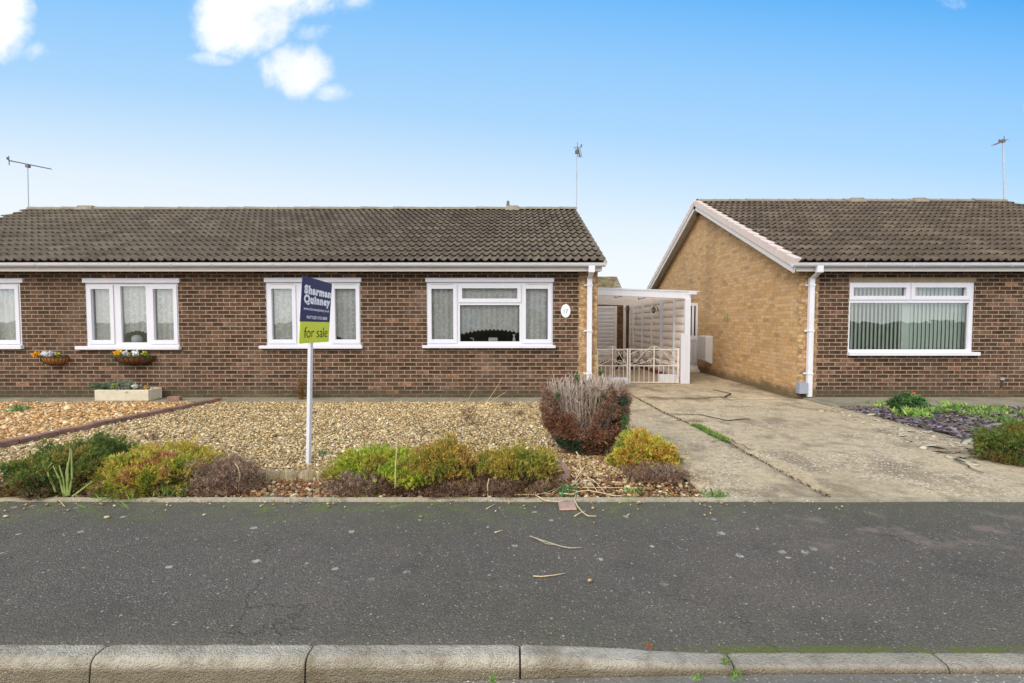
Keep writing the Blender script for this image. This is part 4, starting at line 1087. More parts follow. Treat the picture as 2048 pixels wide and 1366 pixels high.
z1 = XP(1411, 673, XG - .2)[1]; z0 = XP(1411, 722, XG - .2)[1]
MT = MB(); MT.hexa([(XG - .2, ya, z0), (XG + .0, ya, z0 - .1), (XG, yb, z0 - .1), (XG - .2, yb, z0), (XG - .2, ya, z1), (XG, ya, z1 + .02), (XG, yb, z1 + .02), (XG - .2, yb, z1)])
mo = MT.build('meter_box', M['fascia'], bevel=.02); tag(mo, 'white meter box on the tan gable wall', 'meter box')
x0, z1 = P(1596.5, 765, YF - .08); x1, z0 = P(1613, 787, YF - .08)
o = MB().box(x0, x1, YF - .13, YF - .005, z0, z1).build('junction_box', M['grey'], bevel=.006); tag(o, 'small grey cable box at the foot of the right corner pier', 'cable box')
MB().tube([((x0 + x1) / 2 + .03, YF - .06, z0), ((x0 + x1) / 2 + .03, YF - .05, -.03)], .02, 6).build('conduit', M['iron'], o)
y, z = XP(1453, 634, XG - .03); b = MB(); b.tube([(XG - .01, y, z + .1), (XG - .05, y, z + .06), (XG - .05, y - .02, z - .02)], .009, 5)
b.tube([(XG - .06, y + .07 * math.cos(t), z - .06 + .08 * math.sin(t)) for t in [k * .5 for k in range(9)]], .014, 5)
o = b.build('wall_hook', M['greenstem']); tag(o, 'greenish metal hook on the tan gable wall', 'hook')
x, z = P(1393.5, 424, YF + 4.6)
y, z = XP(1395, 424, XG - .04); o = MB().box(XG - .07, XG - .005, y - .06, y + .05, z - .12, z + .02).build('wall_bracket', M['edgebrick'], bevel=.01); tag(o, 'small brown bracket at the gable peak', 'bracket')
x, z = P(2003, 758, YF); o = MB().box(x - .035, x + .035, YF - .03, YF - .002, z - .02, z + .03).build('air_vent', M['grey'], bevel=.004); tag(o, 'small grey pipe outlet low on the right bungalow wall', 'vent')
MB().box(x - .02, x + .02, YF - .012, YF - .002, z - .16, z - .022).build('drip_pipe', M['iron'], o)

# ================================================================ house number
x, z = P(1131.5, 622, YF - .02); rx, rz = .089, .126
b = MB(); n = 32
for yy, k_ in ((YF - .003, 1), (YF - .017, 1), (YF - .022, .93)): b.v += [(x + rx * k_ * math.cos(2 * math.pi * k / n), yy, z + rz * k_ * math.sin(2 * math.pi * k / n)) for k in range(n)]
for j in range(2):
    for k in range(n): b.f.append((j * n + k, (j + 1) * n + k, (j + 1) * n + (k + 1) % n, j * n + (k + 1) % n))
b.f.append(tuple(range(2 * n, 3 * n))[::-1])
o = b.build('house_number_plaque', M['china']); tag(o, 'oval white plaque reading 17 on the dark brick beside the corner pier', 'house number')
text_mesh('17', .12, .0, lambda u, v: (x - .036 + u * .078, YF - .0245, z - .042 + v * .9), name='numerals', m=M['txtg'], parent=o)

# ================================================================ for sale sign
YL, YRt, YP = 4.78, 5.46, 5.12
TL, TR, BR, BL = [Vector((P(px, py, Y)[0], Y, P(px, py, Y)[1])) for px, py, Y in ((605.6, 550.6, YL), (664, 567.5, YRt), (657, 683.6, YRt), (598, 687.5, YL))]
ML, MR = BL.lerp(TL, .325), BR.lerp(TR, .34)
NR = (TR - TL).cross(BL - TL).normalized()
if NR.x < 0: NR = -NR
bx, by = G(617, 926)
SG = thing('for_sale_sign', 'leaning for sale board on a white post stuck in the gravel', 'estate agent sign', (bx, by, 0))
def panel(a, b_, c, d, m, nm, off, th=.006):
    q = [a, b_, c, d]; f = [p + NR * off for p in q]; k = [p + NR * (off - th) for p in q]; s = MB()
    s.v = [tuple(p) for p in f + k]; s.f = [(0, 1, 2, 3), (7, 6, 5, 4)] + [(i, i + 4, (i + 1) % 4 + 4, (i + 1) % 4) for i in range(4)]
    return s.build(nm, m, SG)
bl = panel(TL, TR, MR, ML, M['blue'], 'name_board', .0); lm = panel(ML, MR, BR, BL, M['lime'], 'for_sale_board', .0015, .0075)
pt = TL.lerp(TR, .42) + Vector((0, 0, .005)) - NR * .046
pb = Vector((bx, by, -.02)); ax = (pt - pb).normalized(); s1 = NR; s2 = ax.cross(NR).normalized(); b = MB(); hw = .026
c8 = [tuple(p + s1 * sx * .016 + s2 * sy * hw * 1.1) for p in (pb, pt) for sx, sy in ((-1, -1), (1, -1), (1, 1), (-1, 1))]
b.hexa(c8); b.build('post', M['whitep'], SG, bevel=.003)
def onboard(u, v, off=.004):
    """u 0..1 left-right, v 0..1 bottom-top over whole board"""
    return tuple(BL.lerp(BR, u).lerp(TL.lerp(TR, u), v) + NR * off)
def brd(txt, u0, u1, v0, hgt, bold, m, par, nm):
    text_mesh(txt, 1.0, bold, lambda u, v: onboard(u0 + (u1 - u0) * u, v0 + v * hgt), name=nm, m=m, parent=par)
brd('Sharman', .06, .97, .755, .165, .066, M['txtw'], bl, 'lettering')
brd('Quinney', .06, .96, .615, .165, .066, M['txtw'], bl, 'lettering')
brd('www.sharmanquinney.co.uk', .07, .95, .505, .062, .012, M['txtw'], bl, 'lettering')
brd('WHITTLESEY 01733 208080', .17, .88, .375, .066, .02, M['txtw'], bl, 'lettering')
brd('for sale', .13, .93, .085, .24, -.006, M['txtk'], lm, 'lettering')

# ================================================================ distant bungalow behind, bungalow opposite
YD = 40
FB = thing('distant_bungalow', 'far tiled bungalow roof showing above the carport', 'bungalow', (4, YD, 0))
xr, zr = P(1234, 553.5, YD); xe, ze = P(1248, 577.5, YD - 3)
rfd = tile_roof('roof', lambda t: -4, lambda t: xe + (xr - xe) * t, YD - 3, ze - .4, YD, zr, 11, FB, tint=['#9a8f72', '#a89c7e', '#8c8166'])
MB().box(-3.8, xe - .3, YD - 2.7, YD + 3, 0, ze - .4).build('wall', M['tan_x'], FB)
MB().quad((-4, YD, zr), (xr, YD, zr), (xe, YD + 3, ze - .4), (-4, YD + 3, ze - .4)).build('roof_back', M['ridge'], FB)
OB = thing('opposite_bungalow', 'tan brick bungalow across the road behind the viewer', 'bungalow', (0, -14, 0))
MB().box(-13, 11, -22, -14, -.1, 2.4).build('wall', M['tan_x'], OB)
MB().box(-13.2, 11.2, -13.7, -13.66, 2.3, 2.5).build('fascia', M['fascia'], OB)
MB().quad((-13.3, -13.6, 2.5), (-13.3, -18, 4.6), (11.3, -18, 4.6), (11.3, -13.6, 2.5)).quad((-13.3, -22.4, 2.5), (11.3, -22.4, 2.5), (11.3, -18, 4.6), (-13.3, -18, 4.6)).build('roof', M['tile'] if False else M['ridge'], OB)
for xx in (-9, -3, 3, 8): MB().box(xx - 1, xx + 1, -13.99, -13.95, .9, 2.2).build('window', M['upvc'], OB)
MB().box(-60, 60, -16, -7, -.15, -.02).build('opposite_verge', M['ground'])['kind'] = 'structure'

# ================================================================ brick edging between gardens
ED = MB(); ET = MB(); pA = Vector((*G(440, 801), 0)); pB = Vector((*G(0, 893), 0)); pC = pB + (pB - pA) * .32
L = (pC - pA).length; n = int(L / .215); d = (pC - pA).normalized(); s_ = Vector((-d.y, d.x, 0))
for i in range(n):
    a = pA + d * (i * .215 + .004); c = pA + d * ((i + 1) * .215 - .004); j = random.uniform(-.008, .008); h = .055 + random.uniform(-.008, .008)
    q = [a + s_ * (-.055 + j), a + s_ * (.055 + j), c + s_ * (.055 + j), c + s_ * (-.055 + j)]
    ED.hexa([(p.x, p.y, -.05) for p in q] + [(p.x, p.y, h) for p in q])
o = ED.build('brick_edging', M['edgebrick'], bevel=.01); tag(o, 'low mossy brick edging running diagonally between the two gravel gardens', 'edging')
b = MB(); c = MB()
for i in range(n):
    a = pA + d * (i * .215 + .01); e = pA + d * ((i + 1) * .215 - .01)
x, y = G(362, 799)
o = MB().box(x - .11, x + .11, 8.98, 9.08, .01, .085).build('loose_brick', M['edgebrick'], bevel=.006); tag(o, 'single orange brick lying by the wall right of the stone trough', 'brick')

# scalloped edging and broken pieces
def scallop(cx, cy, w, h, name, m, label, k=1, rot=0, group=None, th=.045):
    b = MB(); n = 12
    for q in range(k):
        V = []; x0 = cx + w * q - w * k / 2
        ring = [(x0 + w * i / n, h * (.35 + .65 * math.sin(math.pi * i / n))) for i in range(n + 1)]
        base = len(b.v)
        cyo = lambda i: cy - .035 * math.sin(math.pi * i / n)
        for i, (x, z) in enumerate(ring): b.v += [(x, cyo(i), -.04), (x, cyo(i), z), (x, cyo(i) + th, z), (x, cyo(i) + th, -.04)]
        for i in range(n):
            for r_ in range(4): b.f.append((base + i * 4 + r_, base + (i + 1) * 4 + r_, base + (i + 1) * 4 + (r_ + 1) % 4, base + i * 4 + (r_ + 1) % 4))
        b.f.append((base, base + 1, base + 2, base + 3)); b.f.append(tuple(base + n * 4 + r_ for r_ in (3, 2, 1, 0)))
    o = b.build(name, M[m], bevel=.004); tag(o, label, 'edging'); return o
x, y = G(577, 955)
scallop(x, y, PX(615, y) - PX(577.5, y), .075, 'scalloped_edging', 'scallop', 'tan scalloped concrete edging behind the border left of centre', 5)
x, y = G(1124, 955); o = scallop(0, 0, .155, .14, 'edging_fragment', 'pink', 'pinkish broken edging block at the foot of the dead conifer', 1, th=.16)
o.location = (x, y, 0); o.rotation_euler = (R(-8), R(5), R(12))
x, y = G(1135, 1014)
b = MB(); b.hexa([(*G(1119, 1021), .0), (*G(1154, 1020.5), 0), (*G(1149, 1006), 0), (*G(1116, 1007), 0), (*G(1119.5, 1020.3), .016), (*G(1153, 1020), .016), (*G(1148.5, 1006.5), .016), (*G(1116.5, 1007.5), .016)])
o = b.build('slab_fragment', M['pink'], bevel=.002); tag(o, 'flat pinkish slab fragment lying on the pavement edge', 'slab')
x, y = G(1180, 1163)
o = rocks('loose_stone', np.array([[x, y, .008]]), np.array([.014]), pal(['#c9a96a'], np.array([0]))); tag(o, 'small yellow stone on the pavement below the loose twigs', 'stone')
# ================================================================ planting
def unit(a): return a / (np.linalg.norm(a, axis=1)[:, None] + 1e-9)
def heather(px0, px1, pyt, pyb, label, palette, n=2600, brown=.25, yd=None, name='heather_shrub', L=.034, W=.0085, seed=1, cat='shrub', wood=True, group=None, depth=.75, lump=.40, spread=.45):
    """low mound of short upright shoots: foot on the ground line pyb, top at pyt"""
    cx_, y0 = G((px0 + px1) / 2, pyb); rx = (px1 - px0) / 2 / F * (y0 + .3); ry = rx * depth if yd is None else yd
    cy = y0 + ry * .75; cx = (px0 + px1 - 2048) / 2 / F * cy; h = PZ(pyt, cy + ry * .15)
    t = thing(name, label, cat, (cx, cy, 0), group)
    th = RNG.uniform(0, 2 * np.pi, n); ph = np.arccos(RNG.uniform(-.25, 1, n)); r = RNG.uniform(.5, 1.0, n) ** .5 * (1 + .10 * RNG.standard_normal(n) * (RNG.uniform(0, 1, n) < .3))
    dirs = np.stack([np.sin(ph) * np.cos(th), np.sin(ph) * np.sin(th), np.cos(ph)], 1)
    lum = 1 + lump * nz3(dirs, 2.1, seed) + lump * .6 * nz3(dirs, 5.0, seed + 3)
    C = dirs * (r * lum)[:, None] * np.array([rx, ry, h * .93]); C[:, 2] = np.maximum(C[:, 2], .01 + .05 * RNG.uniform(0, 1, n))
    C += np.array([cx, cy, 0]); D = unit(dirs + np.array([0, 0, .75]) + RNG.normal(0, .25, (n, 3)))
    g = nz3(C, 5.5, seed * 2) + .35 * RNG.normal(0, .5, n) + .25 * nz3(C, 14, seed)
    idx = np.clip(((g + .75) / 1.5 * len(palette)).astype(int), 0, len(palette) - 1)
    cl = pal(palette, idx, .12)
    low = (C[:, 2] < h * (.36 + .25 * nz3(C, 6, seed + 9))) & (RNG.uniform(0, 1, n) < brown * 2.6)
    cl[low] = pal(['#735a46', '#836850', '#624a3a', '#907860'], RNG.integers(0, 4, low.sum()))
    ps = [leaves(C, D, 7, L, W, spread, cl, .006)]
    leafmesh('foliage', ps, t)
    if wood:
        m = int(260 * rx / .5); a = RNG.uniform(0, 2 * np.pi, m); b = MB()
        for k in range(min(m, 300)):
            q = random.random() ** .5 * .95; e = random.uniform(.4, .8)
            x1, y1 = math.cos(a[k]) * rx * q, math.sin(a[k]) * ry * q; z1 = h * e * math.sqrt(max(.05, 1 - q * q)) * (1.35 if name == 'dead_heather' else 1.1)
            b.tube([(cx + x1 * .25, cy + y1 * .25, 0), (cx + x1 * .7, cy + y1 * .7, z1 * .35 + random.uniform(0, .03)), (cx + x1, cy + y1, z1)], .0035, 4, False, .0018)
        b.build('stems', M['bark'], t)
    return t
DG = ['#4a6030', '#5e733a', '#707e3e', '#6a7a3a', '#82863f', '#948c46', '#9c864a']
YGm = ['#727e34', '#949a3a', '#acac44', '#bab24c', '#c4a854', '#c89860', '#bc8470']
LG = ['#7c9234', '#98aa3a', '#aeb844', '#bcbc4c', '#a0a03e', '#a89448']
OG = ['#727c36', '#92903e', '#aa9a46', '#b89c48', '#b88c50', '#948444']
GO = ['#8c9c3a', '#a8b040', '#bab848', '#c4b84a', '#ccac4c', '#c8984c', '#a4aa40']
DEAD = ['#8f735e', '#a08470', '#7a5e4c', '#ae9680', '#6a5040', '#bca890']
heather(12, 205, 893, 992, 'dark green heather mound at the far left of the border', DG, 5200, .22, seed=3, L=.036)
heather(125, 268, 874, 962, 'dark green heather behind the far left mound, beside the yellow green one', DG[:5], 3000, .1, seed=8, L=.034)
heather(190, 385, 905, 994, 'yellow green heather with pink tips in the left border', YGm, 5200, .16, seed=12)
heather(235, 432, 888, 952, 'golden green low heather behind the pink tipped one', YGm[2:6], 3600, .05, seed=14, wood=False)
heather(375, 515, 908, 990, 'grey brown dead heather in the left border', DEAD, 1800, .1, seed=21, name='dead_heather', L=.028, W=.004, spread=.9)
heather(668, 835, 890, 972, 'lime green heather right of the for sale post', LG, 4600, .12, seed=31)
heather(752, 880, 915, 990, 'bright lime low heather in front of the lime green one', LG[:4], 2600, .6, seed=32)
heather(800, 952, 884, 985, 'olive and orange tinged heather in the middle of the border', OG, 4200, .3, seed=37)
heather(655, 800, 940, 990, 'brown woody dead heather at the foot of the lime heather', DEAD, 1300, .4, seed=41, name='dead_heather', L=.028, W=.004, spread=.9)
heather(800, 985, 948, 994, 'brown dead heather base in the centre of the border', DEAD[:3] + ['#5a4438'], 1700, .4, seed=43, name='dead_heather', L=.028, W=.004, spread=.9)
heather(944, 1114, 893, 984, 'olive yellow heather left of the dead conifer', OG[:4] + ['#7a8a30'], 4200, .3, seed=47)
heather(935, 1105, 948, 994, 'brown dead heather left of the pinkish edging block', DEAD[:3] + ['#5a4438'], 1700, .4, seed=49, name='dead_heather', L=.028, W=.004, spread=.9)
heather(1228, 1354, 862, 945, 'golden orange heather beside the driveway', GO, 4200, .08, seed=53, L=.032, wood=False)
heather(1250, 1375, 925, 966, 'bare woody dead heather under the golden one', DEAD, 900, .3, seed=57, name='dead_heather', L=.03, W=.003, spread=1.0)
heather(1972, 2125, 852, 930, 'dark green heather mound at the right edge beside the drive', DG[:4] + ['#6f6a30', '#83702f'], 5200, .1, seed=61)
# seedlings
def weed(px, py, s, label, hexes, n=26, L=.05, W=.014, up=.9, name='weed', cat='weed', kind=None, spread=.5, rad=.03):
    x, y = G(px, py); t = n
    C = np.stack([x + RNG.normal(0, rad * s, t), y + RNG.normal(0, rad * s, t), np.full(t, .003)], 1)
    D = unit(np.stack([RNG.normal(0, 1, t), RNG.normal(0, 1, t), np.full(t, up)], 1))
    o = leafmesh(name, [leaves(C, D, 3, L * s, W * s, spread, pal(hexes, RNG.integers(0, len(hexes), t)))]); tag(o, label, cat); return o
GR = ['#688a3a', '#7a9846', '#567636', '#8aa454']
weed(862 * 0 + 280, 985, 1.4, 'tuft of bright grass before the pink tipped heather', GR, 60, .07, .007, 1.6, 'grass_tuft', 'grass', rad=.12)
weed(350, 985, 1.4, 'second tuft of bright grass, left of the dead heather', GR, 50, .07, .007, 1.6, 'grass_tuft', 'grass', rad=.08)
weed(220, 990, 1.2, 'small grass tuft between the two left heathers', GR, 26, .06, .007, 1.6, 'grass_tuft', 'grass', rad=.04)
weed(1133, 985, 1.2, 'dark green weed under the tangle of dry stems', ['#4a7048', '#587e50', '#6a8e58'], 60, .04, .012, .9, rad=.05)
weed(1265, 985, 1.0, 'small green weed right of the dry stem tangle', GR, 30, .04, .008, .9, rad=.035)
weed(1432, 991, 1.1, 'grass tuft at the front corner of the driveway', GR, 50, .045, .007, 1.0, 'grass_tuft', 'grass', rad=.045)
weed(740, 988, .7, 'tiny green weed before the lime heather', GR, 16, .03, .01, .8)
weed(37, 822, 1.6, 'green seedling in the left gravel garden', ['#6a8a50', '#80a068'], 26, .07, .016, 1.2)
weed(645, 790 + 118, 1.0, 'grey green seedling right of the for sale post', ['#8a9a74', '#7a8c62'], 16, .05, .014, .8)
weed(1452, 1326, .45, 'bright weed growing in the joint between dropped kerbstones', GR, 30, .035, .010, 1.1, rad=.018)
weed(1470, 1350, .5, 'low green weed in the gutter below the dropped kerb', GR, 40, .03, .010, .6, rad=.03)
weed(1395, 1358, .45, 'green weed in the gutter near the bottom edge', GR, 30, .03, .010, .6, rad=.02)
weed(985, 1362, .5, 'pale weed at the kerb foot near the centre', GR, 16, .03, .010, .6, rad=.015)
weed(1298, 1295, .6, 'tiny weed where the kerb starts to slope', ['#7c8a44', '#a0643c'], 16, .03, .006, 1, rad=.012)
# grass in the drive joint
b = []
for k in range(260):
    py = random.uniform(850, 882); y = G(1430, py)[1]; x = float(JX(y)) + random.gauss(0, .02)
    b.append((x, y, -.01))
C = np.array(b); D = unit(np.stack([RNG.normal(0, .7, len(C)), RNG.normal(0, .7, len(C)), np.full(len(C), 1.0)], 1))
o = leafmesh('joint_grass', [leaves(C, D, 3, .06, .009, .4, pal(GR, RNG.integers(0, 4, len(C))))]); tag(o, 'grass growing along the crack of the driveway', kind='stuff')
b = [(float(JX(y)) + random.gauss(0, .012), y, -.012) for y in np.random.default_rng(3).uniform(YB + .1, 10.4, 420)]
C = np.array(b); D = unit(np.stack([RNG.normal(0, 1, len(C)), RNG.normal(0, 1, len(C)), np.full(len(C), .8)], 1))
o = leafmesh('joint_moss', [leaves(C, D, 4, .018, .008, .6, pal(['#5c5a34', '#4a4230', '#6e6a3c', '#574a38'], RNG.integers(0, 4, len(C))))]); tag(o, 'brown moss filling the driveway joint', kind='stuff')
# fringe of tiny weeds and debris along the edging strip
n = 900; x = RNG.uniform(-4.5, 1.7, n); C = np.stack([x, YB + RNG.normal(.07, .02, n), np.full(n, .0)], 1)
D = unit(np.stack([RNG.normal(0, 1, n), RNG.normal(0, 1, n), np.full(n, .5)], 1))
k = nz3(C, 2.2, 4) > -.05
o = leafmesh('edge_debris', [leaves(C[k], D[k], 3, .03, .006, .6, pal(['#8a6a44', '#6f8238', '#5c4a34', '#a88250', '#7a8a40'], RNG.integers(0, 5, k.sum())))]); tag(o, 'moss and dead twigs along the edging strip', kind='stuff')
# ground weeds in the slate bed
n = 2600; x = RNG.uniform(6.3, 9.6, n); y = RNG.uniform(5.4, 8.3, n); C = np.stack([x, y, np.full(n, .0)], 1)
g = nz3(C, 1.1, 12) + .5 * nz3(C, 3, 2); k = (g > .02 + .15 * (x < 7.2)) & (y > 11.6 - x * .62 - .4)
C = C[k]; n = len(C); D = unit(np.stack([RNG.normal(0, 1, n), RNG.normal(0, 1, n), np.full(n, .7)], 1))
o = leafmesh('ground_cover', [leaves(C, D, 7, .075, .02, .6, pal(['#76984a', '#668a42', '#8ca45a', '#567a42', '#98a062'], RNG.integers(0, 5, n)))]); tag(o, 'bright green low weeds spreading over the slate bed', kind='stuff')
for i, (px, py, s, lb) in enumerate(((1768, 812, 1.5, 'small yellow green weed at the edge of the slate bed'), (1825, 830, 2.2, 'low green weed below the red flowered plant'), (1906, 812, 1.6, 'small weed between the flowered plant and the right edge'))):
    weed(px, py, s, lb, ['#8aae4c', '#a0b85c', '#6f9a40'], 34, .05, .016, .7, rad=.06)
t = heather(1790, 1848, 790, 818, 'bushy green bedding plant with red flowers by the right house path', ['#4c6e40', '#5c7e46', '#405e38', '#6c8e50'], 900, 0, seed=71, L=.05, W=.018, name='flowering_plant', cat='plant', wood=False, spread=.8)
x, y = G(1820, 812); cy = y + .25
b = []
for px, py in ((1827, 787), (1838, 795), (1840, 799), (1834, 792)):
    a, z = P(px, py, cy); b.append((a, cy, z))
C = np.array(b); leafmesh('flowers', [leaves(C, np.tile([[0, 0, 1.]], (len(C), 1)), 14, .035, .022, 1.2, pal(['#d0543c', '#e0705c'], RNG.integers(0, 2, len(C))))], t)

# climbing dry plant at the brick wall (x~600)
Yw = 9.2; x0, _ = P(602, 790, Yw); t = thing('wall_shrub', 'straggly bronze shrub against the wall behind the for sale post', 'shrub', (x0, Yw, 0)); b = MB(); pts = []
for k in range(14):
    x = x0 + random.gauss(.06, .07); z = random.uniform(.15, .55); p1 = (x0 + random.gauss(0, .02), Yw, 0); p2 = (x - random.uniform(0, .06), Yw - random.uniform(0, .08), z); b.tube([p1, ((p1[0] + p2[0]) / 2 + .02, Yw, z * .5), p2], .004, 4)
    for j in range(26): f = random.uniform(.1, 1); pts.append((p1[0] + (p2[0] - p1[0]) * f, p2[1] - random.uniform(-.03, .05), z * f))
b.build('stems', M['bark'], t); C = np.array(pts); n = len(C)
leafmesh('foliage', [leaves(C, unit(RNG.normal(0, 1, (n, 3))), 2, .035, .012, 1, pal(['#8a5f2c', '#6f5028', '#a0743a', '#5c5a2c'], RNG.integers(0, 4, n)), .01)], t)
# dry stalks in the gravel at x~935
x0, y0 = G(935, 849); t = thing('dry_plant', 'wispy dry plant with long bent stalks in the gravel', 'plant', (x0, y0, 0)); b = MB()
S1 = lambda px, py, yy=0: (P(px, py, y0 + yy)[0], y0 + yy, P(px, py, y0 + yy)[1])
for st in ([(935, 849), (950, 828), (968, 812), (990, 780), (1003, 760)], [(936, 848), (932, 820), (938, 795), (955, 768)], [(937, 847), (955, 820), (985, 800), (1010, 785)], [(934, 850), (925, 830), (918, 815)], [(938, 848), (950, 835), (975, 815)], [(934, 850), (928, 842), (920, 838)]):
    b.tube([S1(*q) for q in st], .006 if len(st) > 4 else .0035, 5, r1=.002)
b.build('stalks', M['dry'], t); n = 70; C = np.array([S1(random.gauss(938, 8), random.uniform(820, 850)) for _ in range(n)])
leafmesh('foliage', [leaves(C, unit(RNG.normal(0, 1, (n, 3)) + [0.4, 0, 1]), 4, .07, .006, .5, pal(['#6a5638', '#8a7450', '#584a30'], RNG.integers(0, 3, n)))], t)
for px, py, lb in ((1037, 830, 'small dead tuft in the gravel left of the conifer'), (302, 880, 'thin dry twig standing in the gravel above the left heathers'), (1012, 812, 'tiny dead tuft near the house path')):
    weed(px, py, 1.3, lb, ['#5c4a3a', '#7a6650'], 18, .08, .005, 1.6, 'dead_tuft', 'dead plant', spread=.4, rad=.04)
# green bare sprouts at left
x0, y0 = G(130, 994); t = thing('sprouting_stems', 'cluster of pale green bare stems before the far left heather', 'plant', (x0, y0, 0)); b = MB()
for st in ([(128, 992), (120, 960), (106, 932)], [(131, 992), (127, 960), (118, 930)], [(134, 992), (136, 960), (135, 925)], [(138, 990), (144, 955), (143, 900)], [(136, 990), (133, 945), (140, 912), (141, 896)], [(112, 985), (97, 950), (94, 938), (104, 926)], [(145, 993), (165, 978), (185, 963)]):
    b.tube([S1(*q) for q in st], .009, 6, r1=.005)
b.build('stems', M['greenstem'], t)
for i, (st, lb) in enumerate((([(477, 985), (480, 950), (476, 935), (470, 927)], 'curved pale stalk standing in front of the grey dead heather'), ([(790, 992), (791, 930), (795, 872)], 'thin upright stalk before the lime heather'),
                              ([(976, 993), (975, 970), (978, 957)], 'short white stick standing before the centre dead heather'), ([(14, 860), (10, 900), (14, 960)], 'grey stalk at the far left edge'))):
    x0, y0 = G(*st[0]); o = MB().tube([S1(*q) for q in st], .004, 5).build('dry_stalk', M['dry']); tag(o, lb, 'stalk')

# bare woody sprigs standing out of the dead heathers, and litter strewn over the gravel
n = 1500; x = RNG.uniform(-5.6, 1.5, n); y = 4.75 + RNG.uniform(0, 1, n) ** 1.4 * 4.0; C = np.stack([x, y, np.full(n, .012)], 1); k = nz3(C, .9, 6) > .0; C = C[k]; n = len(C)
D = unit(np.stack([RNG.normal(0, 1, n), RNG.normal(0, 1, n), RNG.uniform(0, .25, n)], 1))
o = leafmesh('leaf_litter', [leaves(C, D, 3, .05, .007, .4, pal(['#5f4a34', '#7a5f40', '#8f7350', '#4f4230'], RNG.integers(0, 4, n)), .02)]); tag(o, 'dead leaves and twigs strewn over the golden gravel', kind='stuff')
n = 260; x = RNG.uniform(-4.5, 2.6, n); y = np.where(RNG.uniform(0, 1, n) < .6, YB - RNG.exponential(.12, n), YB + .1 + RNG.uniform(0, 3, n)); x = np.where(y > YB, XD0 + .02 + RNG.exponential(.08, n), x)
o = rocks('stray_gravel', np.stack([x, y, np.full(n, .007)], 1), .008 * RNG.lognormal(0, .3, n), pal(['#b8a072', '#cfbd96', '#977e58', '#8a7a62'], RNG.integers(0, 4, n))); tag(o, 'stray stones scattered on the pavement and drive edge', kind='stuff')

